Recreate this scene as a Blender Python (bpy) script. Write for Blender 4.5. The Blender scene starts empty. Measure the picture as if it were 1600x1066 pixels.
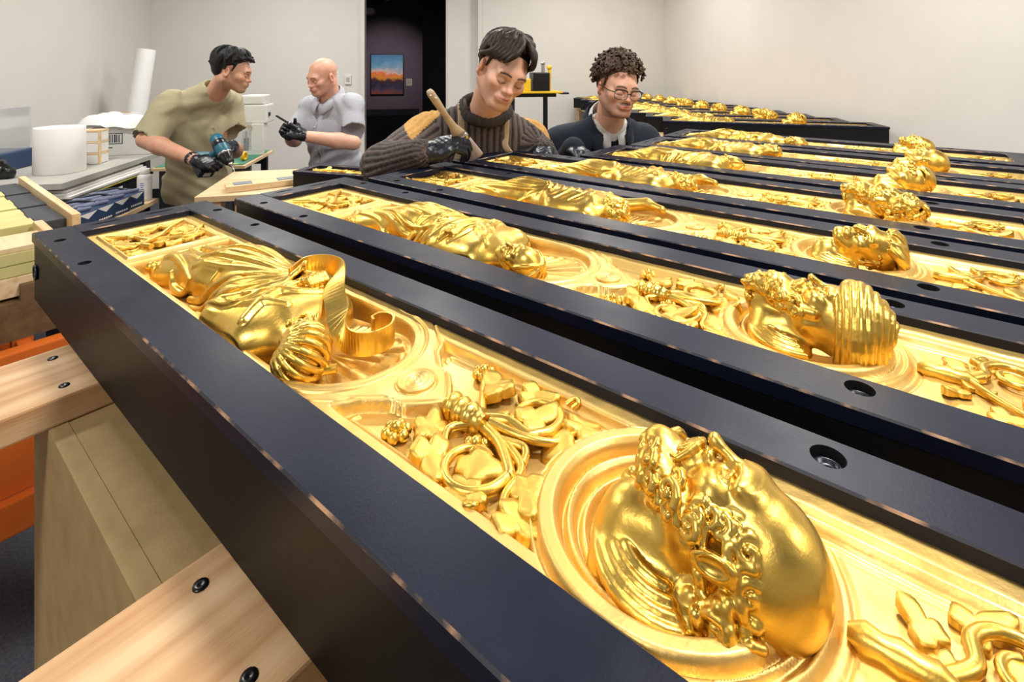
import bpy, bmesh, math, random
import numpy as np
from mathutils import Vector, Matrix, Euler
random.seed(7); np.random.seed(7)
SC = bpy.context.scene
COL = SC.collection
f32 = np.float32

# ------------------------------------------------------------------ camera
cam_d = bpy.data.cameras.new('camera'); cam = bpy.data.objects.new('camera', cam_d); COL.objects.link(cam)
cam.location = (0, 0, 1.52); cam.rotation_euler = (math.pi/2, 0, 0)
cam_d.sensor_width = 36.0; cam_d.lens = 804/1600*36; cam_d.shift_y = -428/1600
cam_d.clip_start = 0.02; cam_d.clip_end = 60
SC.camera = cam
# ------------------------------------------------------------------ world, exposure
w = bpy.data.worlds.new('world'); SC.world = w; w.use_nodes = True
w.node_tree.nodes['Background'].inputs[0].default_value = (0.9, 0.95, 1.0, 1)
w.node_tree.nodes['Background'].inputs[1].default_value = 0.02
SC.view_settings.view_transform = 'Standard'; SC.view_settings.look = 'None'
SC.view_settings.gamma = 1.0; SC.view_settings.use_curve_mapping = False
SC.view_settings.exposure = 0.05
# room frame: s runs to the right along the back wall (0 at the right-hand corner), q runs from the back wall towards the viewer
YAW = math.radians(9.5)
RC = np.array([2.02, 7.0]); RE = np.array([math.cos(YAW), math.sin(YAW)]); RQ = np.array([math.sin(YAW), -math.cos(YAW)])
def rw(s, q, z=0.0):
    p = RC + s*RE + q*RQ
    return (p[0], p[1], z)
def area_light(name, s, q, z, sx, sy, power, color=(1, .965, .91), tilt=0):
    d = bpy.data.lights.new(name, 'AREA'); d.shape = 'RECTANGLE'; d.size = sx; d.size_y = sy
    d.energy = power; d.color = color
    o = bpy.data.objects.new(name, d); COL.objects.link(o); o.location = rw(s, q, z); o.rotation_euler = (tilt, 0, YAW)
    return o
CEIL = 3.15
for (s, q) in ((-1.3, 1.6), (-4.6, 1.6), (-1.3, 4.3), (-4.9, 4.3), (-3.1, 2.9), (-2.4, 6.0), (-4.6, 7.4), (-1.2, 7.4)):
    area_light('ceiling_lamp', s, q, CEIL-.06, .60, .30, 42)

# ------------------------------------------------------------------ helpers
def lin(r, g, b):
    f = lambda c: (c/255/12.92) if c/255 <= .04045 else ((c/255+.055)/1.055)**2.4
    return (f(r), f(g), f(b), 1)
MATS = {}
def nt(name):
    m = bpy.data.materials.new(name); m.use_nodes = True; MATS[name] = m
    return m, m.node_tree.nodes, m.node_tree.links, m.node_tree.nodes['Principled BSDF']
def pm(name, rgb, rough=.5, metal=0.0, rgb2=None, nscale=8.0, stretch=(1, 1, 1), bump=0.0, bscale=60.0, rvar=0.0, spec=.5, detail=5, alpha=None, trans=0, attr=None, sss=0, sheen=0, contrast=(.3, .7), coat=0, aniso=None):
    m, N, L, P = nt(name)
    tc = N.new('ShaderNodeTexCoord'); mp = N.new('ShaderNodeMapping'); L.new(tc.outputs['Object'], mp.inputs[0])
    mp.inputs['Scale'].default_value = stretch
    P.inputs['Roughness'].default_value = rough; P.inputs['Metallic'].default_value = metal
    P.inputs['Specular IOR Level'].default_value = spec
    c1 = lin(*rgb); c2 = lin(*(rgb2 or rgb))
    if attr:
        a = N.new('ShaderNodeAttribute'); a.attribute_name = attr
        src = a.outputs['Color']
    else:
        src = None
    nz = N.new('ShaderNodeTexNoise'); nz.inputs['Scale'].default_value = nscale; nz.inputs['Detail'].default_value = detail
    L.new(mp.outputs[0], nz.inputs['Vector'])
    rp = N.new('ShaderNodeMapRange'); rp.inputs[1].default_value = contrast[0]; rp.inputs[2].default_value = contrast[1]
    L.new(nz.outputs['Fac'], rp.inputs[0])
    mx = N.new('ShaderNodeMix'); mx.data_type = 'RGBA'
    L.new(rp.outputs[0], mx.inputs['Factor']); mx.inputs['A'].default_value = c1; mx.inputs['B'].default_value = c2
    if src is not None:
        mu = N.new('ShaderNodeMix'); mu.data_type = 'RGBA'; mu.blend_type = 'MULTIPLY'; mu.inputs['Factor'].default_value = 1
        L.new(src, mu.inputs['A']); L.new(mx.outputs['Result'], mu.inputs['B']); L.new(mu.outputs['Result'], P.inputs['Base Color'])
    else:
        L.new(mx.outputs['Result'], P.inputs['Base Color'])
    if rvar:
        r2 = N.new('ShaderNodeMapRange'); r2.inputs[3].default_value = rough-rvar; r2.inputs[4].default_value = rough+rvar
        L.new(rp.outputs[0], r2.inputs[0]); L.new(r2.outputs[0], P.inputs['Roughness'])
    if bump:
        n2 = N.new('ShaderNodeTexNoise'); n2.inputs['Scale'].default_value = bscale; n2.inputs['Detail'].default_value = 4
        L.new(mp.outputs[0], n2.inputs['Vector'])
        b = N.new('ShaderNodeBump'); b.inputs['Strength'].default_value = bump; b.inputs['Distance'].default_value = .004
        L.new(n2.outputs['Fac'], b.inputs['Height']); L.new(b.outputs[0], P.inputs['Normal'])
    if alpha is not None: P.inputs['Alpha'].default_value = alpha
    if trans: P.inputs['Transmission Weight'].default_value = trans
    if sss:
        P.inputs['Subsurface Weight'].default_value = sss; P.inputs['Subsurface Radius'].default_value = (1, .35, .2); P.inputs['Subsurface Scale'].default_value = .008
    if sheen: P.inputs['Sheen Weight'].default_value = sheen
    if coat: P.inputs['Coat Weight'].default_value = coat; P.inputs['Coat Roughness'].default_value = .15
    return m
pm('wall', (214, 210, 204), .9, rgb2=(218, 214, 208), nscale=3, bump=.04, bscale=140)
pm('ceiling', (128, 128, 130), .95)
pm('carpet', (88, 88, 100), .95, rgb2=(62, 63, 74), nscale=120, bump=.5, bscale=500)
pm('trim_paint', (214, 210, 202), .5)
pm('gallery_wall', (86, 80, 98), .9, rgb2=(80, 75, 92))
pm('gallery_black', (18, 18, 26), .7)
pm('black_paint', (16, 21, 38), .38, rgb2=(20, 26, 45), nscale=14, rvar=.05, bump=.035, bscale=420, spec=.22)
pm('black_side', (8, 8, 9), .5, rgb2=(14, 12, 12), nscale=5, stretch=(1, 1, 6), bump=.05, bscale=160, spec=.3)
pm('black_hole', (8, 8, 10), .6)
pm('worn_edge', (30, 31, 40), .5, rgb2=(178, 138, 104), nscale=26, contrast=(.50, .64), detail=10)
pm('steel', (190, 190, 195), .25, metal=1)
pm('dark_steel', (70, 72, 78), .35, metal=1)
def wood(name, a, b, scale=7, stretch=(1, 14, 14), rough=.55, bump=.12):
    return pm(name, a, rough, rgb2=b, nscale=scale, stretch=stretch, bump=bump, bscale=40, contrast=(.35, .68), detail=8, spec=.3)
wood('pine', (226, 190, 146), (193, 146, 100), 3.2, (1.0, 16, 16))
wood('pine_pale', (232, 205, 165), (208, 172, 124), 4, (1.2, 14, 14))
wood('ply', (226, 200, 160), (205, 175, 132), 4, (1, 9, 9))
pm('mdf', (181, 154, 106), .8, rgb2=(165, 138, 92), nscale=26, bump=.12, bscale=420, detail=8)
pm('orange_paint', (232, 118, 40), .45, rgb2=(222, 106, 34), nscale=6, bump=.03)
# gold leaf
def gold(name, c1, c2, rough, rv, bump, bscale=180, metal=1.0):
    m, N, L, P = nt(name)
    tc = N.new('ShaderNodeTexCoord')
    P.inputs['Metallic'].default_value = metal
    nz = N.new('ShaderNodeTexNoise'); nz.inputs['Scale'].default_value = 28; nz.inputs['Detail'].default_value = 6
    L.new(tc.outputs['Object'], nz.inputs['Vector'])
    rp = N.new('ShaderNodeMapRange'); rp.inputs[1].default_value = .35; rp.inputs[2].default_value = .65; L.new(nz.outputs['Fac'], rp.inputs[0])
    mx = N.new('ShaderNodeMix'); mx.data_type = 'RGBA'; mx.inputs['A'].default_value = lin(*c1); mx.inputs['B'].default_value = lin(*c2)
    L.new(rp.outputs[0], mx.inputs['Factor']); L.new(mx.outputs['Result'], P.inputs['Base Color'])
    r2 = N.new('ShaderNodeMapRange'); r2.inputs[3].default_value = rough-rv; r2.inputs[4].default_value = rough+rv
    L.new(rp.outputs[0], r2.inputs[0]); L.new(r2.outputs[0], P.inputs['Roughness'])
    n2 = N.new('ShaderNodeTexNoise'); n2.inputs['Scale'].default_value = bscale; n2.inputs['Detail'].default_value = 5
    L.new(tc.outputs['Object'], n2.inputs['Vector'])
    b = N.new('ShaderNodeBump'); b.inputs['Strength'].default_value = bump; b.inputs['Distance'].default_value = .002
    L.new(n2.outputs['Fac'], b.inputs['Height']); L.new(b.outputs[0], P.inputs['Normal'])
    return m
gold('gold_leaf', (233, 196, 100), (224, 183, 82), .37, .05, .16)
gold('gold_ground', (236, 202, 126), (229, 192, 110), .47, .05, .16, metal=.94)

def tag(o, label=None, cat=None, group=None, kind=None):
    if label: o['label'] = label
    if cat: o['category'] = cat
    if group: o['group'] = group
    if kind: o['kind'] = kind
    return o
def empty(name, loc=(0, 0, 0), rz=0.0, label=None, cat=None, group=None):
    o = bpy.data.objects.new(name, None); COL.objects.link(o); o.location = loc; o.rotation_euler = (0, 0, rz)
    o.empty_display_size = .05
    return tag(o, label, cat, group)
def ob(name, me, parent=None, loc=None, rot=None):
    o = bpy.data.objects.new(name, me); COL.objects.link(o)
    if parent is not None: o.parent = parent
    if loc is not None: o.location = loc
    if rot is not None: o.rotation_euler = rot
    return o
def np_mesh(name, V, F, mats, smooth=False, midx=None, col=None):
    """V (n,3) array, F list of (k,n_i) int arrays (quads / tris) or list of lists"""
    me = bpy.data.meshes.new(name)
    if isinstance(F, np.ndarray): F = [F]
    if len(F) and isinstance(F[0], np.ndarray):
        V = np.asarray(V, f32)
        nl = sum(a.size for a in F); nf = sum(len(a) for a in F)
        me.vertices.add(len(V)); me.vertices.foreach_set('co', V.ravel())
        me.loops.add(nl); me.loops.foreach_set('vertex_index', np.concatenate([a.ravel() for a in F]).astype(np.int32))
        me.polygons.add(nf)
        ls = np.concatenate([np.full(len(a), a.shape[1]) for a in F]); st = np.concatenate([[0], np.cumsum(ls)[:-1]])
        me.polygons.foreach_set('loop_start', st.astype(np.int32))
        if midx is not None: me.polygons.foreach_set('material_index', np.asarray(midx, np.int32))
        me.polygons.foreach_set('use_smooth', np.full(nf, bool(smooth)))
        me.update(calc_edges=True); me.validate()
    else:
        me.from_pydata([tuple(v) for v in V], [], F)
        if smooth: me.polygons.foreach_set('use_smooth', [True]*len(me.polygons))
        if midx is not None: me.polygons.foreach_set('material_index', midx)
        me.update()
    for m in (mats if isinstance(mats, (list, tuple)) else [mats]): me.materials.append(MATS[m] if isinstance(m, str) else m)
    if col is not None:
        a = me.color_attributes.new('col', 'FLOAT_COLOR', 'POINT')
        c4 = np.ones((len(me.vertices), 4), f32); c4[:, :3] = col; a.data.foreach_set('color', c4.ravel())
    return me
class MB:
    """collects boxes, tubes, lathes ... into one mesh"""
    def __init__(self): self.v = []; self.f = []; self.m = []; self.sm = []
    def add(self, V, F, mi=0, M=None, smooth=False):
        b = len(self.v)
        for p in V:
            p = Vector(p)
            if M is not None: p = M @ p
            self.v.append(p)
        for q in F: self.f.append([b+i for i in q]); self.m.append(mi); self.sm.append(smooth)
        return self
    def box(self, x0, y0, z0, x1, y1, z1, mi=0, M=None, bev=0.0, bevm=None):
        if bev <= 0:
            V = [(x, y, z) for z in (z0, z1) for y in (y0, y1) for x in (x0, x1)]
            F = [(0, 2, 3, 1), (4, 5, 7, 6), (0, 1, 5, 4), (2, 6, 7, 3), (0, 4, 6, 2), (1, 3, 7, 5)]
            return self.add(V, F, mi, M)
        bm = bmesh.new(); bmesh.ops.create_cube(bm, size=1)
        for v in bm.verts: v.co = ((x0+x1)/2+v.co.x*(x1-x0), (y0+y1)/2+v.co.y*(y1-y0), (z0+z1)/2+v.co.z*(z1-z0))
        bmesh.ops.bevel(bm, geom=list(bm.edges), offset=bev, segments=2, affect='EDGES', profile=.6)
        bm.verts.index_update()
        V = [v.co.copy() for v in bm.verts]; 
        for f in bm.faces:
            big = f.calc_area()
        b = len(self.v)
        for p in V: self.v.append(M @ p if M is not None else p)
        for f in bm.faces:
            n = f.normal
            flat = max(abs(n.x), abs(n.y), abs(n.z)) > .99
            self.f.append([b+v.index for v in f.verts]); self.m.append(mi if (flat or bevm is None) else bevm); self.sm.append(False)
        bm.free(); return self
    def cyl(self, a, b, r0, r1=None, n=16, mi=0, caps=True, smooth=True):
        r1 = r0 if r1 is None else r1
        return self.tube([a, b], [r0, r1], n, mi, caps, smooth)
    def tube(self, pts, rad, n=10, mi=0, caps=True, smooth=True, flat=1.0, up=None):
        pts = [Vector(p) for p in pts]
        if not hasattr(rad, '__len__'): rad = [rad]*len(pts)
        rings = []; prev = None
        for i, p in enumerate(pts):
            t = (pts[min(i+1, len(pts)-1)]-pts[max(i-1, 0)])
            if t.length < 1e-9: t = Vector((0, 0, 1))
            t.normalize()
            if prev is None:
                ref = Vector(up) if up is not None else (Vector((0, 0, 1)) if abs(t.z) < .9 else Vector((1, 0, 0)))
                nx = ref.cross(t).normalized()
            else:
                nx = (prev - t*prev.dot(t)); nx.normalize()
            prev = nx; ny = t.cross(nx)
            rings.append([p + nx*math.cos(2*math.pi*j/n)*rad[i] + ny*math.sin(2*math.pi*j/n)*rad[i]*flat for j in range(n)])
        V = [v for r in rings for v in r]; F = []
        for i in range(len(rings)-1):
            for j in range(n):
                k = (j+1) % n
                F.append((i*n+j, i*n+k, (i+1)*n+k, (i+1)*n+j))
        self.add(V, F, mi, None, smooth)
        if caps:
            self.add(rings[0], [tuple(reversed(range(n)))], mi); self.add(rings[-1], [tuple(range(n))], mi)
        return self
    def lathe(self, prof, c=(0, 0, 0), n=32, mi=0, M=None, smooth=True):
        """prof: list of (r, z)"""
        V = []; F = []
        for r, z in prof:
            for j in range(n):
                a = 2*math.pi*j/n; V.append((c[0]+r*math.cos(a), c[1]+r*math.sin(a), c[2]+z))
        for i in range(len(prof)-1):
            for j in range(n):
                k = (j+1) % n; F.append((i*n+j, i*n+k, (i+1)*n+k, (i+1)*n+j))
        self.add(V, F, mi, M, smooth)
        return self
    def sphere(self, c, r, n=10, mi=0, sc=(1, 1, 1)):
        V = [(c[0], c[1], c[2]-r*sc[2])]; F = []; m = max(4, n//2)
        for i in range(1, m):
            t = math.pi*i/m
            for j in range(n):
                a = 2*math.pi*j/n
                V.append((c[0]+r*sc[0]*math.sin(t)*math.cos(a), c[1]+r*sc[1]*math.sin(t)*math.sin(a), c[2]-r*sc[2]*math.cos(t)))
        V.append((c[0], c[1], c[2]+r*sc[2])); e = len(V)-1
        for j in range(n):
            k = (j+1) % n
            F.append((0, 1+k, 1+j)); F.append((e, 1+(m-2)*n+j, 1+(m-2)*n+k))
            for i in range(m-2): F.append((1+i*n+j, 1+i*n+k, 1+(i+1)*n+k, 1+(i+1)*n+j))
        return self.add(V, F, mi, None, True)
    def prism(self, poly, z0, z1, mi=0, M=None):
        n = len(poly)
        V = [(p[0], p[1], z0) for p in poly]+[(p[0], p[1], z1) for p in poly]
        F = [tuple(reversed(range(n))), tuple(range(n, 2*n))]+[(i, (i+1) % n, n+(i+1) % n, n+i) for i in range(n)]
        return self.add(V, F, mi, M)
    def mesh(self, name, mats):
        me = bpy.data.meshes.new(name); me.from_pydata([tuple(v) for v in self.v], [], self.f)
        for m in (mats if isinstance(mats, (list, tuple)) else [mats]): me.materials.append(MATS[m])
        me.polygons.foreach_set('material_index', self.m); me.polygons.foreach_set('use_smooth', self.sm); me.update()
        return me
    def build(self, name, mats, parent=None, loc=None, rot=None): return ob(name, self.mesh(name, mats), parent, loc, rot)
def TM(loc=(0, 0, 0), rot=(0, 0, 0), sc=(1, 1, 1)):
    return Matrix.LocRotScale(Vector(loc), Euler(rot), Vector(sc))

# ------------------------------------------------------------------ signed-distance modelling (numpy) + surface nets
class Vox:
    def __init__(self, lo, hi, h):
        self.lo = np.array(lo, float); self.h = h
        self.n = np.maximum(4, np.ceil((np.array(hi, float)-self.lo)/h).astype(int)+1)
        self.ax = [(self.lo[i]+h*np.arange(self.n[i])).astype(f32) for i in range(3)]
        self.D = np.full(self.n, 1.0, f32)
    def win(self, lo, hi, mar):
        sl = []
        for i in range(3):
            a = int(np.floor((lo[i]-mar-self.lo[i])/self.h)); b = int(np.ceil((hi[i]+mar-self.lo[i])/self.h))+1
            a = max(a, 0); b = min(b, self.n[i])
            if b <= a: return None
            sl.append(slice(a, b))
        X = self.ax[0][sl[0]][:, None, None]; Y = self.ax[1][sl[1]][None, :, None]; Z = self.ax[2][sl[2]][None, None, :]
        return tuple(sl), X, Y, Z
    def _mix(self, s, d, k, op):
        A = self.D[s]
        if op == 'u':
            if k > 0:
                h = np.maximum(k-np.abs(A-d), 0); self.D[s] = np.minimum(A, d)-h*h/(4*k)
            else: self.D[s] = np.minimum(A, d)
        elif op == 's':
            if k > 0:
                h = np.maximum(k-np.abs(A+d), 0); self.D[s] = np.maximum(A, -d)+h*h/(4*k)
            else: self.D[s] = np.maximum(A, -d)
        elif op == 'i': self.D[s] = np.maximum(A, d)
    def cap(self, a, b, ra, rb=None, k=0.0, op='u'):
        rb = ra if rb is None else rb
        a = np.array(a, float); b = np.array(b, float); R = max(ra, rb)
        W = self.win(np.minimum(a, b)-R, np.maximum(a, b)+R, k+2*self.h)
        if W is None: return self
        s, X, Y, Z = W; ab = b-a; L2 = max(float(ab@ab), 1e-12)
        t = np.clip(((X-a[0])*ab[0]+(Y-a[1])*ab[1]+(Z-a[2])*ab[2])/L2, 0, 1).astype(f32)
        d = np.sqrt((X-a[0]-t*ab[0])**2+(Y-a[1]-t*ab[1])**2+(Z-a[2]-t*ab[2])**2)-(ra+(rb-ra)*t)
        self._mix(s, d, k, op); return self
    def poly(self, pts, rad, k=0.0, op='u'):
        if not hasattr(rad, '__len__'): rad = [rad]*len(pts)
        P = np.array(pts, float); R = max(rad); W = self.win(P.min(0)-R, P.max(0)+R, k+2*self.h)
        if W is None: return self
        S = W[0]; T = np.full(tuple(q.stop-q.start for q in S), 1.0, f32)
        for i in range(len(P)-1):
            a, b, ra, rb = P[i], P[i+1], rad[i], rad[i+1]; r = max(ra, rb)
            w_ = self.win(np.minimum(a, b)-r, np.maximum(a, b)+r, k+2*self.h)
            if w_ is None: continue
            s, X, Y, Z = w_; ab = b-a; L2 = max(float(ab@ab), 1e-12)
            t = np.clip(((X-a[0])*ab[0]+(Y-a[1])*ab[1]+(Z-a[2])*ab[2])/L2, 0, 1).astype(f32)
            d = np.sqrt((X-a[0]-t*ab[0])**2+(Y-a[1]-t*ab[1])**2+(Z-a[2]-t*ab[2])**2)-(ra+(rb-ra)*t)
            loc = tuple(slice(s[q].start-S[q].start, s[q].stop-S[q].start) for q in range(3))
            T[loc] = np.minimum(T[loc], d)
        self._mix(S, T, k, op); return self
    def ell(self, c, r, k=0.0, op='u', R=None):
        c = np.array(c, float); r = np.array(r if hasattr(r, '__len__') else [r]*3, float); m = r.max() if R is not None else r
        W = self.win(c-m, c+m, k+2*self.h)
        if W is None: return self
        s, X, Y, Z = W; X = X-c[0]; Y = Y-c[1]; Z = Z-c[2]
        if R is not None:   # R columns: local axes in world
            x = X*R[0][0]+Y*R[1][0]+Z*R[2][0]; y = X*R[0][1]+Y*R[1][1]+Z*R[2][1]; z = X*R[0][2]+Y*R[1][2]+Z*R[2][2]
        else: x, y, z = X, Y, Z
        k0 = np.sqrt((x/r[0])**2+(y/r[1])**2+(z/r[2])**2); k1 = np.sqrt((x/r[0]**2)**2+(y/r[1]**2)**2+(z/r[2]**2)**2)+1e-9
        d = (k0*(k0-1)/k1).astype(f32)
        self._mix(s, d, k, op); return self
    def box(self, c, hs, rd=0.0, k=0.0, op='u', R=None):
        c = np.array(c, float); hs = np.array(hs, float); m = np.linalg.norm(hs) if R is not None else hs
        W = self.win(c-m, c+m, k+2*self.h)
        if W is None: return self
        s, X, Y, Z = W; X = X-c[0]; Y = Y-c[1]; Z = Z-c[2]
        if R is not None:
            x = X*R[0][0]+Y*R[1][0]+Z*R[2][0]; y = X*R[0][1]+Y*R[1][1]+Z*R[2][1]; z = X*R[0][2]+Y*R[1][2]+Z*R[2][2]
        else: x, y, z = X, Y, Z
        qx = np.abs(x)-hs[0]+rd; qy = np.abs(y)-hs[1]+rd; qz = np.abs(z)-hs[2]+rd
        d = np.sqrt(np.maximum(qx, 0)**2+np.maximum(qy, 0)**2+np.maximum(qz, 0)**2)+np.minimum(np.maximum(np.maximum(qx, qy), qz), 0)-rd
        self._mix(s, d.astype(f32), k, op); return self
    def full(self):
        return self.ax[0][:, None, None], self.ax[1][None, :, None], self.ax[2][None, None, :]
    def displace(self, fn):
        X, Y, Z = self.full(); m = np.abs(self.D) < 6*self.h
        ii = np.nonzero(m)
        self.D[m] += fn(self.ax[0][ii[0]], self.ax[1][ii[1]], self.ax[2][ii[2]]).astype(f32); return self
    def half(self, n, d):   # keep the side n.p < d
        X, Y, Z = self.full(); self.D = np.maximum(self.D, (X*n[0]+Y*n[1]+Z*n[2]-d).astype(f32)); return self
    def blur(self, it=1):
        for _ in range(it):
            for ax in range(3):
                P = np.roll(self.D, 1, ax); Q = np.roll(self.D, -1, ax); self.D = .25*P+.5*self.D+.25*Q
        return self
    def nets(self):
        D = self.D.copy()
        for a in range(3):   # close at the border
            for e in (0, -1):
                ix = [slice(None)]*3; ix[a] = e; D[tuple(ix)] = np.maximum(D[tuple(ix)], self.h*.5)
        ins = D < 0; nx, ny, nz = D.shape
        c = np.zeros((nx-1, ny-1, nz-1), np.int8)
        for i in (0, 1):
            for j in (0, 1):
                for k in (0, 1): c += ins[i:nx-1+i, j:ny-1+j, k:nz-1+k]
        act = (c > 0) & (c < 8); idx = np.nonzero(act)
        vid = np.full(act.shape, -1, np.int64); vid[idx] = np.arange(len(idx[0]))
        I, J, K = idx; acc = np.zeros((len(I), 3)); cnt = np.zeros(len(I))
        cor = [(i, j, k) for i in (0, 1) for j in (0, 1) for k in (0, 1)]
        val = {q: D[I+q[0], J+q[1], K+q[2]] for q in cor}
        for q in cor:
            for a in range(3):
                if q[a] == 0:
                    r = list(q); r[a] = 1; r = tuple(r); v0 = val[q]; v1 = val[r]; m = (v0 < 0) != (v1 < 0)
                    t = np.where(m, v0/np.where(np.abs(v0-v1) < 1e-12, 1, v0-v1), 0)
                    p = np.array(q, float)[None, :].repeat(len(I), 0); p[:, a] = t
                    acc += p*m[:, None]; cnt += m
        V = (np.stack([I, J, K], 1)+acc/np.maximum(cnt, 1)[:, None])*self.h+self.lo
        Q = []
        for a in range(3):
            b, c2 = [(1, 2), (2, 0), (0, 1)][a]
            s0 = [slice(None)]*3; s1 = [slice(None)]*3; s0[a] = slice(0, -1); s1[a] = slice(1, None)
            A = ins[tuple(s0)]; B = ins[tuple(s1)]; e = np.nonzero(A != B); e = np.stack(e, 1)
            ok = (e[:, b] > 0) & (e[:, c2] > 0) & (e[:, b] < D.shape[b]-1) & (e[:, c2] < D.shape[c2]-1); e = e[ok]
            fl = A[tuple(e.T)]
            g = []
            for (db, dc) in ((-1, -1), (0, -1), (0, 0), (-1, 0)):
                w_ = e.copy(); w_[:, b] += db; w_[:, c2] += dc; g.append(vid[tuple(w_.T)])
            q = np.stack(g, 1); q[~fl] = q[~fl][:, ::-1]; Q.append(q)
        return V, np.concatenate(Q)
    def mesh(self, name, mats, colfn=None, smooth=True):
        V, Q = self.nets()
        return np_mesh(name, V, Q, mats, smooth, None, None if colfn is None else colfn(V[:, 0], V[:, 1], V[:, 2]))
def catmull(pts, n=6):
    P = [np.array(p, float) for p in pts]; P = [2*P[0]-P[1]]+P+[2*P[-1]-P[-2]]; out = []
    for i in range(1, len(P)-2):
        for j in range(n):
            t = j/n
            out.append(.5*((2*P[i])+(-P[i-1]+P[i+1])*t+(2*P[i-1]-5*P[i]+4*P[i+1]-P[i+2])*t*t+(-P[i-1]+3*P[i]-3*P[i+1]+P[i+2])*t**3))
    out.append(P[-2]); return out
def rotm(rx=0, ry=0, rz=0): return np.array(Euler((rx, ry, rz)).to_matrix())
# ================================================================== the room
def room_box(name, s0, s1, q0, q1, z0, z1, m, kind='structure'):
    V = [rw(s, q, z) for z in (z0, z1) for q in (q0, q1) for s in (s0, s1)]
    # s right, q towards the viewer
    F = [(0, 1, 3, 2), (4, 6, 7, 5), (0, 4, 5, 1), (2, 3, 7, 6), (0, 2, 6, 4), (1, 5, 7, 3)]
    return tag(ob(name, MB().add(V, F).mesh(name, m)), kind=kind)
SL, QF = -6.3, 9.8
fl = room_box('floor', SL-.2, .2, -5.2, QF+.2, -.1, 0, 'carpet')
room_box('ceiling', SL-.2, .2, -.15, QF+.2, CEIL, CEIL+.1, 'ceiling')
room_box('wall_left', SL-.15, SL, -.15, QF+.15, 0, CEIL, 'wall')
room_box('wall_right', 0, .15, -.15, QF+.15, 0, CEIL, 'wall')
room_box('wall_front', SL, 0, QF, QF+.15, 0, CEIL, 'wall')
DL, DR, DH = -3.893, -2.896, 2.72        # door opening
room_box('wall_back_left', SL, DL, -.15, 0, 0, CEIL, 'wall')
room_box('wall_back_middle', DR, -2.46, -.15, 0, 0, CEIL, 'wall')
room_box('wall_back_lintel', DL, DR, -.15, 0, DH, CEIL, 'wall')
room_box('wall_back_right', -2.46, 0, -.15, .10, 0, CEIL, 'wall')
# door frame
room_box('trim_1', DL-.05, DL, -.16, .025, 0, DH+.05, 'trim_paint')
room_box('trim_2', DR, DR+.012, -.16, .012, 0, DH+.05, 'trim_paint')
room_box('trim_3', DL, DR, -.16, .025, DH, DH+.05, 'trim_paint')
room_box('trim_4', -2.50, -2.455, .0, .115, 0, CEIL, 'trim_paint')
room_box('baseboard_back', SL, DL-.05, 0, .015, 0, .11, 'gallery_black')
room_box('baseboard_left', SL, SL+.015, .015, QF, 0, .11, 'gallery_black')
room_box('baseboard_right', -.015, 0, .1, QF, 0, .11, 'gallery_black')
# the dark gallery beyond the door
room_box('wall_gallery_back', -6.5, -.4, -4.75, -4.6, 0, 4, 'gallery_wall')
room_box('wall_gallery_left', -6.6, -6.5, -4.75, -.15, 0, 4, 'gallery_black')
room_box('wall_gallery_right', -2.78, -2.6, -4.6, -.15, 0, 4, 'gallery_black')
room_box('ceiling_gallery', -6.6, -.4, -4.75, -.15, 3.9, 4.0, 'gallery_black')
pr = room_box('wall_gallery_partition', -3.21, -2.78, -3.2, -3.05, 0, 3.9, 'gallery_black')
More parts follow.
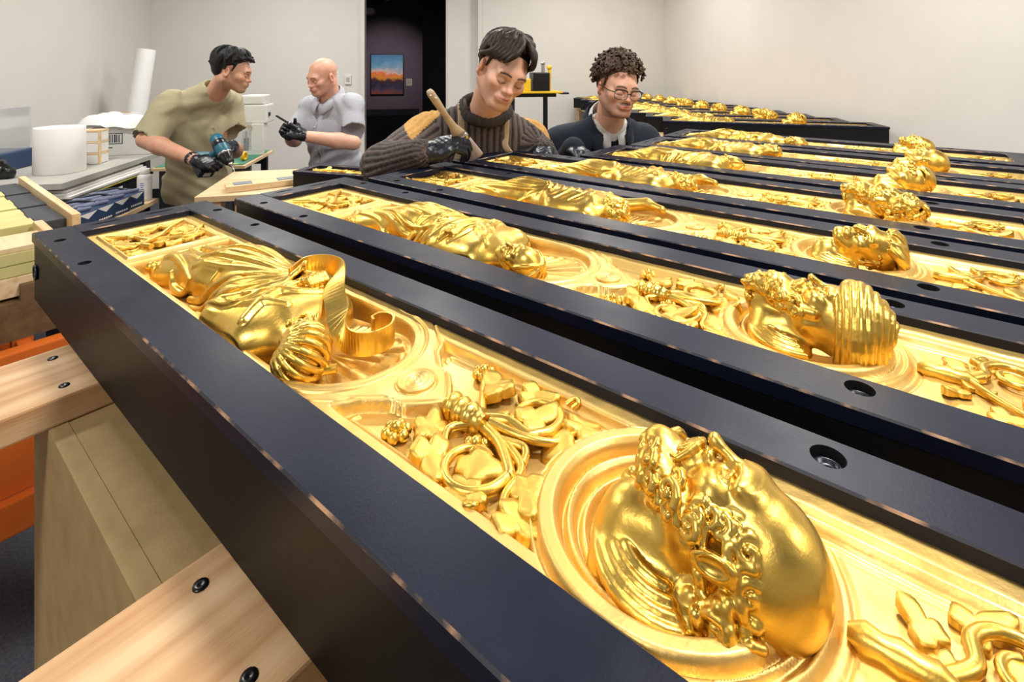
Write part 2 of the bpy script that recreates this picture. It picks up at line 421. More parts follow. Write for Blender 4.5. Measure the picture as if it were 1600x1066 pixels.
# ================================================================== relief panels: black boxes with gilded reliefs
TH = math.atan2(1015, 804)
PU = np.array([math.sin(TH), -math.cos(TH)]); PV = np.array([math.cos(TH), math.sin(TH)])
A0 = np.array([-.869, .931]); TOP = 1.22; PT = .12
PHI = math.atan2(PU[1], PU[0])
def pworld(u, v): return A0+u*PU+v*PV
def rail_mesh(name, x0, y0, x1, y1, z0, z1, holes, mats=('black_paint', 'worn_edge', 'black_hole'), bev=.0018):
    """flat rail with round or slotted holes; holes: (cx, cy, rx, ry, depth). Long axis x or y; bevelled rim in the worn material"""
    alongx = (x1-x0) >= (y1-y0)
    mb = MB(); b = bev
    xi0, yi0, xi1, yi1 = x0+b, y0+b, x1-b, y1-b
    hs = sorted(holes, key=lambda h: h[0] if alongx else h[1])
    cuts = []   # cells along the long axis
    lo = xi0 if alongx else yi0; hi = xi1 if alongx else yi1
    pos = lo
    cells = []
    for h in hs:
        c = h[0] if alongx else h[1]; r = (h[2] if alongx else h[3])*1.5
        cells.append((pos, c-r, None)); cells.append((c-r, c+r, h)); pos = c+r
    cells.append((pos, hi, None))
    for (a, e, h) in cells:
        if alongx: X0, X1, Y0, Y1 = a, e, yi0, yi1
        else: X0, X1, Y0, Y1 = xi0, xi1, a, e
        if h is None:
            mb.add([(X0, Y0, z1), (X1, Y0, z1), (X1, Y1, z1), (X0, Y1, z1)], [(0, 1, 2, 3)], 0)
        else:
            cx, cy, rx, ry, dp = h
            angs = sorted(set([2*math.pi*i/28 for i in range(28)]+[math.atan2(Y-cy, X-cx) % (2*math.pi) for X in (X0, X1) for Y in (Y0, Y1)]))
            O = []; I = []; B = []
            for t in angs:
                c, s = math.cos(t), math.sin(t)
                k = min(((X1-cx)/c if c > 1e-9 else (X0-cx)/c if c < -1e-9 else 1e9), ((Y1-cy)/s if s > 1e-9 else (Y0-cy)/s if s < -1e-9 else 1e9))
                O.append((cx+c*k, cy+s*k, z1))
                p = 2.0 if abs(rx-ry) < 1e-6 else 5.0
                g = (abs(c/rx)**p+abs(s/ry)**p)**(-1/p)
                I.append((cx+c*g, cy+s*g, z1)); B.append((cx+c*g, cy+s*g, z1-dp))
            n = len(angs); V = O+I+B
            mb.add(V, [(i, (i+1) % n, n+(i+1) % n, n+i) for i in range(n)], 0)
            mb.add(V, [(n+i, n+(i+1) % n, 2*n+(i+1) % n, 2*n+i) for i in range(n)], 2)
            mb.add(B, [tuple(range(n))], 2)
    # bevelled rim and sides
    T = [(xi0, yi0, z1), (xi1, yi0, z1), (xi1, yi1, z1), (xi0, yi1, z1)]
    S = [(x0, y0, z1-b), (x1, y0, z1-b), (x1, y1, z1-b), (x0, y1, z1-b)]
    Q = [(x0, y0, z0), (x1, y0, z0), (x1, y1, z0), (x0, y1, z0)]
    V = T+S+Q
    mb.add(V, [(4+i, 4+(i+1) % 4, (i+1) % 4, i) for i in range(4)], 1)
    mb.add(V, [(8+i, 8+(i+1) % 4, 4+(i+1) % 4, 4+i) for i in range(4)], 0)
    mb.add(Q, [(3, 2, 1, 0)], 0)
    return mb.mesh(name, mats)
def socket_mesh():
    mb = MB()
    mb.lathe([(.0112, -.0105), (.0112, -.0075), (.0085, -.0075), (.0080, -.0100), (.0048, -.0104)], n=24, mi=0)
    mb.lathe([(.0048, -.0104), (.0046, -.016), (.0001, -.016)], n=24, mi=1)
    return mb.mesh('bolt_socket', ['dark_steel', 'black_hole'])
SOCK = socket_mesh()
NR, FR, ER = .057, .053, .056       # near rail, far rail, end rail widths
def panel_box(name, org, rz, L, W=.291, T=PT, top=TOP, holes_near=(), holes_far=(), slots=True, socks=(), label='', group=None, end_gold=True):
    root = empty(name, (org[0], org[1], top-T), rz, label, 'relief panel', group)
    lip = .016; i = .003
    ob('side_rail', rail_mesh('side_rail', 0, 0, L, NR, T-lip, T, [(u, v, .0085, .0085, .012) if len(h) == 2 else (u, v, h[2], h[2], .0175) for h in holes_near for (u, v) in [h[:2]]]), root)
    ob('side_rail', rail_mesh('side_rail', 0, W-FR, L, W, T-lip, T, [(u, v, .0085, .0085, .012) if len(h) == 2 else (u, v, h[2], h[2], .0175) for h in holes_far for (u, v) in [h[:2]]]), root)
    sl = [(.024, .040+NR-.057+.033, .0034, .030, .012), (.024, W-FR-.012-.022, .0034, .030, .012)] if slots else []
    ob('end_rail', rail_mesh('end_rail', 0, NR, ER, W-FR, T-lip, T, [h for h in sl if NR+.045 < h[1] < W-FR-.045] if not slots else [(.024, NR+.046, .0034, .028, .012), (.024, W-FR-.046, .0034, .028, .012)]), root)
    ob('end_rail', rail_mesh('end_rail', L-ER, NR, L, W-FR, T-lip, T, []), root)
    for (y0, y1) in ((i, .022), (W-.022, W-i)):
        MB().box(i, y0, 0, L-i, y1, T-lip, 0, bev=.0012).build('side_board', 'black_side', root)
    for (x0, x1) in ((i, .022), (L-.022, L-i)):
        m = MB().box(x0, .0225, 0, x1, W-.0225, T-lip, 0)
        m.build('end_board', 'black_side', root)
    MB().box(.022, .022, .0, L-.022, W-.022, .012).build('base_board', 'black_side', root)
    # ring-shaped lifting eyelet let into the long side near the end
    e = MB(); e.lathe([(.010, 0), (.0135, .0), (.0135, .003), (.010, .003), (.009, -.002)], n=20, M=TM((.024, i-.001, T*.45), (math.pi/2, 0, 0)))
    e.build('eyelet', 'dark_steel', root)
    for (u, v) in socks: ob('bolt_socket', SOCK, root, (u, v, T))
    return root
CH = .0
panels = {}
spec = {   # name: (u0, v0, rotation offset, length, W, type)
 'A': (0, 0, .004, 1.40, .291, 0), 'B': (.031, .338, .012, 1.40, .293, 0), 'C': (.084, .664, .010, 1.40, .294, 0), 'D': (.078, .993, .008, 1.40, .296, 0),
 'E': (.348, 1.335, .010, 1.18, .296, 1), 'F': (.377, 1.658, .012, 1.18, .30, 1), 'G': (.372, 2.005, .014, 1.18, .30, 1)}
# ================================================================== gilded relief library (panel-local: x along the panel, y across, z up; z=0 on the gold ground)
def ss(a, b, x):
    t = np.clip((x-a)/(b-a), 0, 1); return t*t*(3-2*t)
def bump1(x, c, w): return np.exp(-((x-c)/w)**2)
RU, RR = 1.122, .088       # roundel centre, radius
def vnoise(x, y, seed=0):
    return np.sin(x*61+seed)*np.cos(y*53+1.3*seed)+.5*np.sin(x*131+y*97+seed*2)+.3*np.sin(x*211-y*173+seed)
def gold_h(u, w, L, seed=0):
    """height of the gilded ground; u along (first-type layout), w across from the centre line"""
    h = np.zeros_like(u); aw = np.abs(w)
    # small framed field at the end
    qx = np.abs(u-.1615)-.0885; qy = aw-.073; d = np.maximum(qx, qy)
    h += -.0072*ss(.0, .003, -d-.006)+.0026*bump1(d, -.004, .0020)-.0030*bump1(d, .0005, .0013)
    # niche with a scallop shell
    dr = np.maximum(np.maximum(.274-u, u-.752), aw-.0765); dc = np.sqrt((u-.752)**2+w**2)-.0765
    d = np.where(u > .752, dc, np.maximum(.274-u, aw-.0765))
    r = np.sqrt((u-.700)**2+w**2); a = np.arctan2(w, u-.700)
    deep = .027-.013*ss(.03, .125, r)*ss(.66, .72, u)
    h -= deep*ss(.0005, .0055, -d)
    fl = ss(.012, .05, r)*ss(.67, .715, u)*ss(-.010, -.016, d)*1.0
    h += fl*(.0085*np.abs(np.sin(a*14.5))-.0045)
    h += .003*bump1(d, -.0125, .0025)*ss(.70, .74, u)*(.6+.4*np.abs(np.cos(a*26)))
    h -= .004*bump1(u, .285, .004)*0
    h -= .0042*bump1(d, .0125, .0013)*ss(.725, .75, u)
    h += .0012*bump1(d, .004, .002)
    # target-like boss
    r = np.sqrt((u-.868)**2+w**2)
    h -= .0030*bump1(r, .0198, .0012)
    # vine field before the roundel
    ul = .832+.082*(1-(aw/.072)**1.25)-.012*ss(.030, .034, aw)*(1-ss(.05, .07, aw))
    rr = np.sqrt((u-RU)**2+w**2)
    f1 = np.minimum(np.minimum(u-ul, .0735-aw), rr-RR-.004)
    f1 = np.where(u > RU, -1, f1)
    h -= .0115*ss(0, .002, f1); h += .0040*bump1(f1, .009, .0020)*ss(.84, .86, u)*(aw > .055)
    h -= .0038*bump1(u-ul, -.007, .0013)*(u < 1.0)
    # roundel rings
    prof = [(0, -.019), (.050, -.019), (.0530, -.011), (.0555, -.0100), (.0572, -.0150), (.0592, -.0150), (.0615, -.0070), (.0662, -.0035), (.0680, -.0105), (.0700, -.0105), (.0725, .0005), (.0765, .0048), (.0850, .0045), (.0872, .0015), (.0885, -.0045), (.0898, -.0045), (.0915, 0)]
    hr = np.interp(rr, [p[0] for p in prof], [p[1] for p in prof])
    m = ss(.094, .090, rr); h = h*(1-m)+hr*m
    # field after the roundel
    ue = L-.045 if L < 2 else L
    f2 = np.minimum(np.minimum(.0745-aw, rr-RR-.004), ue-u); f2 = np.where(u < RU, -1, f2)
    h -= .0050*ss(0, .002, f2)+.004*ss(.009, .012, f2); h += .0034*bump1(f2, .0065, .0018); h -= .002*bump1(f2, .018, .0014)
    h += .00022*vnoise(u, w, seed)
    return h
def gold_mesh(name, L, W, T, ty, res, seed=0, off=0.0):
    x0, x1, y0, y1 = ER-.004, L-ER+.004, NR-.004, W-FR+.004
    nx = int((x1-x0)/res)+1; ny = int((y1-y0)/res)+1
    x = np.linspace(x0, x1, nx); y = np.linspace(y0, y1, ny); X, Y = np.meshgrid(x, y, indexing='ij')
    vc = (NR+W-FR)/2
    Hh = gold_h(X+off, Y-vc, L+off, seed)
    if ty == 1: Hh = np.where(X+off < .262, .0, Hh)
    V = np.stack([X, Y, Hh+T-.012], -1).reshape(-1, 3)
    i = np.arange((nx-1)*(ny-1)); a = (i//(ny-1))*ny+i % (ny-1)
    Q = np.stack([a, a+ny, a+ny+1, a+1], 1)
    return np_mesh(name, V, Q, 'gold_ground', True)
# ---- leaves, vines, berries
def leaf_mesh(name, R, lobes=5, hgt=.007, dome=.0025, n=40, seed=0, cut=.45, cup=0.0, tip=.25):
    rs = random.Random(seed); V = []; F = []
    rings = [(1.0, -.004), (1.0, hgt*.55), (.97, hgt), (.72, hgt+dome*.6), (.36, hgt+dome)]
    ph = rs.random()*6
    for (s, z) in rings:
        for j in range(n):
            t = 2*math.pi*j/n
            r = R*((1-cut)+cut*abs(math.cos(lobes*t/2))**.8+tip*max(0, math.cos(t))**6)*(1+.06*math.sin(7*t+ph))
            x = r*s*math.cos(t); y = r*s*math.sin(t)*.86
            vein = -.0011*math.exp(-(y/(R*.10))**2) if s < .95 else 0
            rip = .0012*math.cos(lobes*t)*s*(1 if z > 0 else 0)
            V.append((x, y, z+vein+rip+(cup*(x/R)**2+cup*.5*(y/R)**2 if z > 0 else 0)))
    c = len(V); V.append((0, 0, hgt+dome*.7))
    for i in range(len(rings)-1):
        for j in range(n):
            k = (j+1) % n; F.append((i*n+j, i*n+k, (i+1)*n+k, (i+1)*n+j))
    e = (len(rings)-1)*n
    for j in range(n): F.append((e+j, e+(j+1) % n, c))
    return np_mesh(name, V, F, 'gold_leaf', True)
LEAVES = [leaf_mesh('leaf', 1, 5, .32, .10, 36, 1, .42, .16), leaf_mesh('leaf', 1, 3, .34, .12, 36, 2, .40, .20, .35), leaf_mesh('leaf', 1, 4, .36, .08, 36, 3, .30, -.10, .3), leaf_mesh('leaf', 1, 3, .30, .10, 36, 4, .50, .22, .5)]
LEAVES_LO = [leaf_mesh('leaf', 1, l, .34, .1, 14, s, c, cu) for (l, s, c, cu) in ((5, 1, .42, .16), (3, 2, .4, .2), (4, 3, .3, -.1), (3, 4, .5, .22))]
def leaf(parent, x, y, z, R, rz, k=0, rx=0, ry=0, lo=False):
    o = ob('leaf', (LEAVES_LO if lo else LEAVES)[k % 4], parent, (x, y, z), (rx, ry, rz)); o.scale = (R, R, R*1.0); return o
def berries(parent, x, y, z, R, n=7, lo=False):
    mb = MB(); q = 8 if lo else 12
    mb.sphere((0, 0, R*.62), R*.46, q)
    for i in range(n-1):
        a = 2*math.pi*i/(n-1); mb.sphere((R*.68*math.cos(a), R*.68*math.sin(a), R*.30), R*.42, q)
    return mb.build('berry_cluster', 'gold_leaf', parent, (x, y, z))
def vine(parent, pts, r0, r1, z0=.0, name='vine', n=8, sub=6, T0=0):
    P = catmull([(p[0], p[1], (p[2] if len(p) > 2 else z0)) for p in pts], sub)
    R = [r0+(r1-r0)*i/(len(P)-1) for i in range(len(P))]
    return MB().tube(P, R, n).build(name, 'gold_leaf', parent)
def spiral(cx, cy, r0, r1, a0, turns, z0, z1, n=14):
    return [(cx+(r0+(r1-r0)*i/(n-1))*math.cos(a0+turns*2*math.pi*i/(n-1)), cy+(r0+(r1-r0)*i/(n-1))*math.sin(a0+turns*2*math.pi*i/(n-1)), z0+(z1-z0)*i/(n-1)) for i in range(n)]
# ---- head modelling shared by the carved heads and the people: life size, z up, face towards -y, origin at eye level
class TF:
    def __init__(self, t=(0, 0, 0), R=None, s=1.0):
        self.t = np.array(t, float); self.R = np.eye(3) if R is None else np.array(R, float); self.s = s
    def p(self, x, y, z): return self.t+self.s*(self.R@np.array([x, y, z], float))
    def inv(self, X, Y, Z):
        P = np.stack([X-self.t[0], Y-self.t[1], Z-self.t[2]], -1)@self.R/self.s
        return P[..., 0], P[..., 1], P[..., 2]
ZL, ZU = .90, .95
def head_base(vx, tf, lids=True, jaw=1.0, neck=True, ears=True, nose=1.0, cran=1.0, brow=1.0, open_eyes=False, zl=1.0, zu=1.0):
    s = tf.s; P = lambda x, y, z: tf.p(x, y, z*(zl if z < 0 else zu))
    E = lambda c, r, k=.014, op='u', R=None: vx.ell(P(*c), [r[0]*s, r[1]*s, r[2]*s*zu], k*s, op, tf.R if R is None else tf.R@R)
    C = lambda a, b, ra, rb, k=.012, op='u': vx.cap(P(*a), P(*b), ra*s, rb*s, k*s, op)
    E((0, .018, .034), (.074*cran, .096*cran, .086*cran), 0)
    E((0, -.030, -.030), (.060, .062, .082), .03)
    for e in (-1, 1):
        C((e*.052*jaw, .005, -.055), (e*.020*jaw, -.070, -.102), .022, .020, .03)
        E((e*.044, -.058, -.026), (.024, .026, .022), .022)
    E((0, -.078, -.104), (.024, .020, .019), .018)
    E((0, -.074, .022), (.050, .022, .020), .02)                       # brow
    for e in (-1, 1):
        C((e*.012, -.089, .010), (e*.046, -.078, .014), .0065*brow, .005*brow, .010)
        E((e*.031, -.094, -.006), (.019, .014, .012), .012, 's')        # socket
        E((e*.031, -.0755, -.006), (.0145, .0135, .0125), .003)           # eyeball with lid
        if lids:
            C((e*.018, -.0875, -.0125), (e*.031, -.0905, -.0155), .0016, .0018, .002); C((e*.031, -.0905, -.0155), (e*.045, -.083, -.0120), .0018, .0014, .002)
            C((e*.018, -.089, .0005), (e*.031, -.0905, .0030), .0012, .0014, .003, 's'); C((e*.031, -.0905, .0030), (e*.045, -.084, .000), .0014, .001, .003, 's')
        elif open_eyes:
            C((e*.018, -.088, -.002), (e*.031, -.0915, .0035), .0022, .0026, .002); C((e*.031, -.0915, .0035), (e*.045, -.084, -.002), .0026, .002, .002)
            C((e*.018, -.087, -.008), (e*.031, -.090, -.0135), .0018, .002, .002); C((e*.031, -.090, -.0135), (e*.045, -.083, -.008), .002, .0016, .002)
    C((0, -.088, .008), (0, -.100*nose-.0*nose, -.026), .0085, .0085, .010)
    E((0, -.104*nose, -.034), (.0115, .013, .0105), .008)
    for e in (-1, 1):
        E((e*.0125, -.094, -.0385), (.0085, .0105, .0078), .006)
        E((e*.0070, -.1045, -.0445), (.0035, .0045, .0026), .003, 's')
    E((0, -.088, -.066), (.030, .018, .018), .014)                       # muzzle
    for e in (-1, 1):
        C((e*.003, -.1035, -.0605), (e*.023, -.092, -.0665), .0048, .0024, .005)
    C((-.016, -.0985, -.0735), (.016, -.0985, -.0735), .0058, .0058, .006); C((-.016, -.0985, -.0735), (-.023, -.091, -.0685), .005, .002, .004); C((.016, -.0985, -.0735), (.023, -.091, -.0685), .005, .002, .004)
    C((-.021, -.097, -.0675), (0, -.108, -.0668), .0012, .0014, .002, 's'); C((0, -.108, -.0668), (.021, -.097, -.0675), .0014, .0012, .002, 's')
    if ears:
        for e in (-1, 1):
            Re = rotm(0, 0, e*.45)
            E((e*.078, .012, -.012), (.010, .021, .032), .006, 'u', Re); E((e*.088, .008, -.010), (.007, .012, .020), .004, 's', Re)
            E((e*.077, .004, -.036), (.007, .010, .010), .004)
    if neck:
        C((0, .030, -.045), (0, .052, -.20), .056, .062, .03)
        for e in (-1, 1): C((e*.045, .03, -.04), (e*.018, -.005, -.19), .014, .014, .02)
    return vx
def surf(vx, c, d, tmax=.4):
    """first outside point along a ray, with the gradient normal"""
    c = np.array(c, float); d = np.array(d, float); d /= np.linalg.norm(d); t = np.arange(0, tmax, vx.h*.5)
    P = c+t[:, None]*d; I = np.clip(np.round((P-vx.lo)/vx.h).astype(int), 0, np.array(vx.n)-1)
    D = vx.D[I[:, 0], I[:, 1], I[:, 2]]; neg = np.nonzero(D < 0)[0]
    k = min(neg[-1]+1, len(t)-1) if len(neg) else 0
    return P[k], d
def curl(vx, c, n, size, r, turns=1.2, spin=0.0, k=.0, lift=.4):
    """a spiral lock lying on the surface at c with normal n"""
    n = np.array(n, float)/np.linalg.norm(n); a = np.cross(n, [0, 0, 1.0])
    if np.linalg.norm(a) < .1: a = np.cross(n, [1.0, 0, 0])
    a /= np.linalg.norm(a); b = np.cross(n, a); m = int(7*turns)+3; pts = []; rad = []
    for i in range(m):
        t = i/(m-1); ang = spin+turns*2*math.pi*t; q = size*(1-.82*t)
        pts.append(c+a*q*math.cos(ang)+b*q*math.sin(ang)+n*(lift*size*t)); rad.append(r*(1-.35*t))
    vx.poly(pts, rad, k)
def lock(vx, p0, d, n, length, amp, r, k=0.0, ph=0.0, waves=1.0):
    """a wavy lock from p0 along d"""
    n = np.array(n, float)/np.linalg.norm(n); d = np.array(d, float)/np.linalg.norm(d); b = np.cross(n, d); pts = []; rad = []
    for i in range(9):
        t = i/8; pts.append(np.array(p0)+d*length*t+b*amp*math.sin(ph+waves*2*math.pi*t)+n*(amp*.5*math.cos(ph+waves*2*math.pi*t)-length*.25*t*t)); rad.append(r*(1-.6*t))
    vx.poly(pts, rad, k)
SUP = np.array([[0, 0, 1.0], [-1, 0, 0], [0, -1, 0]]).T   # placeholder, rebuilt below
def sup_rot(turn=0.0, pitch=0.0, yaw=0.0):
    """head lying on its back: crown to +x, face to +z; turn>0 turns the face to +y (away), pitch>0 lifts the crown"""
    B = np.array([[0, 0, 1.0], [-1.0, 0, 0], [0, -1.0, 0]])     # columns: x->-y, y->-z, z->+x
    B = np.column_stack([(0, -1.0, 0), (0, 0, -1.0), (1.0, 0, 0)])
    return rotm(0, 0, yaw)@rotm(0, -pitch, 0)@rotm(-turn, 0, 0)@B
def carved_head(kind, s, h, turn=.35, pitch=.15, yaw=0.0, seed=0, shoulders=True):
    """returns a mesh; origin = below the head centre on the gold ground plane"""
    rs = random.Random(seed); R = sup_rot(turn, pitch, yaw)
    tf = TF((0, 0, .060*s), R, s)
    vx = Vox((-.27*s, -.19*s, -.04*s), (.185*s, .19*s, .25*s), h)
    head_base(vx, tf, lids=False, open_eyes=True, neck=False, ears=kind not in ('turban', 'cap'), nose=1.10, brow=1.35)
    P = tf.p
    vx.cap(P(0, .030, -.045), (-.16*s, -.015*s, .010*s), .050*s, .056*s, .03*s)
    def ray(x, y, z, o=(0, 0, -.01)):
        return surf(vx, P(*o), tf.R@np.array([x, y, z], float))
    W = lambda x, y, z: tf.R@np.array([x, y, z], float)
    KC = .0016*s
    def crl(p, n, q=1.0, t=None):
        for e in (-1, 1):
            if kind not in ('turban', 'cap') and np.linalg.norm(p-P(e*.080, .010, -.012)) < .034*s: return
        curl(vx, p-n*.004*s, n, rs.uniform(.0150, .0195)*s*q, .0076*s*q, t or rs.uniform(.95, 1.25), rs.uniform(0, 6), KC, .45)
    if kind in ('bald', 'turban', 'curly', 'old'):      # beard: rows of spirals from ear to ear and below the chin
        for (cx, r) in (((0, -.085, -.125), .028), ((.032, -.055, -.115), .026), ((-.032, -.055, -.115), .026)): vx.ell(P(*cx), r*s, .02*s)
        for e in (-1, 1): vx.poly([P(e*.068, -.028, -.030), P(e*.062, -.034, -.070), P(e*.040, -.066, -.112)], [.013*s, .020*s, .024*s], .014*s)
        if kind in ('turban', 'curly'):
            vx.cap(P(0, -.085, -.13), P(.0, -.085, -.215), .034*s, .018*s, .03*s); vx.cap(P(0, -.06, -.13), P(.0, -.03, -.20), .04*s, .03*s, .03*s)
        B = []
        for row, (el, m) in enumerate(((-.45, 11), (-.75, 10), (-1.05, 9), (-1.4, 7))):
            for i in range(m):
                az = (i/(m-1)-.5)*2*(1.45-.10*row)+rs.uniform(-.06, .06)
                if row == 0 and abs(az) < .62: continue
                if row == 1 and abs(az) < .20: continue
                d = (math.sin(az)*math.cos(el), -math.cos(az)*math.cos(el), math.sin(el)); B.append(ray(*d, o=(0, -.02, -.040)))
        if kind in ('turban', 'curly'):
            for z in (-.14, -.165, -.19, -.21):
                for i in range(7):
                    a = (i/6-.5)*2.6; B.append(ray(math.sin(a), -math.cos(a), -.15, o=(0, -.07, z)))
        for (p, n) in B: crl(p, n)
        for e in (-1, 1):   # moustache
            vx.poly([P(0, -.106, -.053), P(e*.014, -.105, -.057), P(e*.027, -.096, -.066), P(e*.038, -.086, -.080), P(e*.034, -.086, -.096)], [.0055*s, .0065*s, .006*s, .005*s, .003*s], KC)
            vx.poly([P(e*.004, -.110, -.060), P(e*.018, -.104, -.068), P(e*.028, -.095, -.084)], [.003*s, .0035*s, .003*s], KC)
    if kind == 'turban':    # wrapped cloth: a fat roll round the brow and gathered cloth behind
        vx.ell(P(0, .020, .072), [.098*s, .112*s, .070*s], .004*s, 'u', tf.R)
        for j, (z, f) in enumerate(((.018, 1.02), (.036, 1.16), (.055, 1.24), (.074, 1.25), (.092, 1.18), (.109, 1.04), (.123, .84), (.133, .58), (.139, .28))):
            vx.poly([P(.086*f*math.sin(q), .020-.098*f*math.cos(q), z+(.014-.0005*j)*math.sin(q*1.0+.5)+.010*math.cos(q)) for q in np.linspace(0, 2*math.pi, 29)], [(.0125+.0025*math.sin(3*q+j))*s for q in np.linspace(0, 2*math.pi, 29)], KC)
        vx.ell(P(-.03, -.085, .062), [.035*s, .030*s, .030*s], .006*s, 'u', tf.R)
    if kind == 'cap':       # bound hair in long stripes, swept back
        for j in range(13):
            q = (j/12-.5)*2.9; pts = []
            for i in range(10):
                t = i/9; th = .62+t*2.0
                pts.append(P(math.sin(q)*.080*math.sin(th*.9+.25)*1.04, .018-.100*math.cos(th)*1.02*(.55+.45*math.cos(q)), .036+.090*math.sin(th)*(.62+.38*math.cos(q))))
            vx.poly(pts, [.007*s]*2+[.010*s]*6+[.008*s]*2, KC)
        for i in range(18):
            q = (i/17-.5)*3.2; p, n = ray(math.sin(q), -math.cos(q)*.9, .42); crl(p, n)
    if kind == 'bald':      # a fringe of wavy locks from the temples round the back
        for e in (-1, 1):
            vx.poly([P(e*.074, .050, .0), P(e*.062, .085, -.030), P(e*.040, .09, -.055)], [.016*s, .018*s, .018*s], .010*s)
            for i in range(10):
                t = i/9
                for rr in range(5):
                    zz = .46-.16*t-.24*rr+rs.uniform(-.03, .03)
                    p, n = ray(e*(1.0-.55*max(0, t-.4)), -.40+1.5*t+rs.uniform(-.05, .05), zz, o=(0, .01, .0))
                    if np.linalg.norm(p-P(e*.080, .010, -.012)) < .036*s: continue
                    if (i+rr) % 4 == 0: crl(p, n, 1.0)
                    else: lock(vx, p-n*.004*s, W(-e*.05, .75, -.5), n, .046*s, .0095*s, .0100*s, KC, rs.uniform(0, 6), 1.0)
            for (x, y, z) in ((1, -.62, .15), (1, -.55, -.05), (1, -.60, -.25), (1, -.5, -.42), (1, -.30, -.50)):
                p, n = ray(e*x, y, z, o=(0, .0, .0)); crl(p, n, 1.0)
            Re = rotm(0, 0, e*.5); vx.ell(P(e*.084, .012, -.012), [.010*s, .023*s, .034*s], .003*s, 'u', tf.R@Re); vx.ell(P(e*.094, .008, -.010), [.008*s, .013*s, .021*s], .003*s, 's', tf.R@Re)
    if kind == 'curly':
        for el in np.linspace(.30, 1.50, 7):
            m = max(3, int(21*math.cos(el*.95)))
            for i in range(m):
                az = i/m*2*math.pi+el*3; d = (math.sin(az)*math.cos(el), -math.cos(az)*math.cos(el), math.sin(el))
                if d[1] < -.62 and el < .6: continue
                p, n = ray(*d, o=(0, .015, .03)); crl(p, n, 1.35)
        for e in (-1, 1):
            for i in range(6):
                for r2 in range(2):
                    p, n = ray(e, -.25+.25*i, .12-.3*r2-.06*i, o=(0, .015, .02)); crl(p, n, 1.3)
    if kind == 'old':
        for e in (-1, 1):
            for i in range(12):
                for rr in range(3):
                    t = i/11; p, n = ray(e*(1.0-.5*max(0, t-.4)), -.3+1.5*t, .55-.25*rr-.15*t, o=(0, .01, .0)); lock(vx, p, W(-e*.05, .8, -.3), n, .04*s, .008*s, .007*s, KC, rs.uniform(0, 6), 1.0)
    if kind == 'young':
        for j in range(19):
            q = (j/18-.5)*3.7; pts = []
            for i in range(11):
                t = i/10; th = .55+1.95*t; w_ = .17*math.sin(8*t+j*1.3)
                pts.append(P(math.sin(q+w_)*.083*(.30+.70*math.sin(th)), .018-.102*math.cos(th)*(.45+.55*math.cos(q*.7)), .034+.090*math.sin(th)*(.45+.55*math.cos(q*.62))))
            vx.poly(pts, [.005*s, .007*s]+[.0088*s]*7+[.008*s, .006*s], KC)
        for e in (-1, 1):
            for i in range(6):
                p, n = ray(e*.9, -.45+.26*i, .16-.12*i, o=(0, .015, .02)); lock(vx, p, W(0, .5, -.8), n, .042*s, .008*s, .0075*s, KC, i)
    if kind == 'smooth': vx.ell(P(0, .03, .05), [.080*s, .103*s, .090*s], .02*s, 'u', tf.R)
    if shoulders:   # bust and drapery: curved folds that follow the ring of the roundel on the near side
        cx = -.100*s
        vx.ell((-.180*s, -.005*s, -.022*s), [.040*s, .11*s, .045*s], .03*s)
        vx.ell((-.115*s, -.075*s, -.030*s), [.08*s, .050*s, .040*s], .03*s)
        for i, rr in enumerate((.078, .092, .105, .117)):
            pts = []
            for j in range(13):
                t = j/12; a = math.radians(168+118*t+4*i); pts.append((cx+rr*s*math.cos(a), rr*1.16*s*math.sin(a), (.022-.014*t-.006*i)*s))
            vx.poly(pts, [(.0075+.0035*math.sin(math.pi*j/12))*s for j in range(13)], .003*s)
        vx.ell((-.185*s, .030*s, .032*s), [.022*s, .020*s, .020*s], .004*s); vx.ell((-.185*s, .030*s, .052*s), [.010*s, .010*s, .008*s], .002*s)   # brooch
        for i in range(4): vx.poly([(-.19*s, (.05+.018*i)*s, .032*s), (-.16*s, (.075+.016*i)*s, .020*s), (-.12*s, (.10+.012*i)*s, .005*s)], [.008*s, .008*s, .006*s], .003*s)
    vx.half((0, 0, -1.0), .030*s)
    return vx.mesh('carved_head', 'gold_leaf')
def top_z(vx, x, y):
    i = int(round((x-vx.lo[0])/vx.h)); j = int(round((y-vx.lo[1])/vx.h)); i = min(max(i, 0), vx.n[0]-1); j = min(max(j, 0), vx.n[1]-1)
    c = np.nonzero(vx.D[i, j] < 0)[0]
    return vx.lo[2]+vx.h*(c[-1]+.5) if len(c) else -.02
def folds(vx, pts, r, k, n=5, dz=0.0, z=None, taper=True):
    """a drapery ridge that follows the surface below; pts in (x, y)"""
    P = catmull([(p[0], p[1], 0) for p in pts], n); Q = []
    for p in P: Q.append([p[0], p[1], (top_z(vx, p[0], p[1])+dz) if z is None else z])
    zz = np.array([q[2] for q in Q]); 
    for _ in range(3): zz[1:-1] = .25*zz[:-2]+.5*zz[1:-1]+.25*zz[2:]
    for q, a in zip(Q, zz): q[2] = a
    m = len(Q); rad = [r*(.35+.65*math.sin(math.pi*min(1, .18+.82*i/(m-1)))) if taper else r for i in range(m)]
    return Q, rad
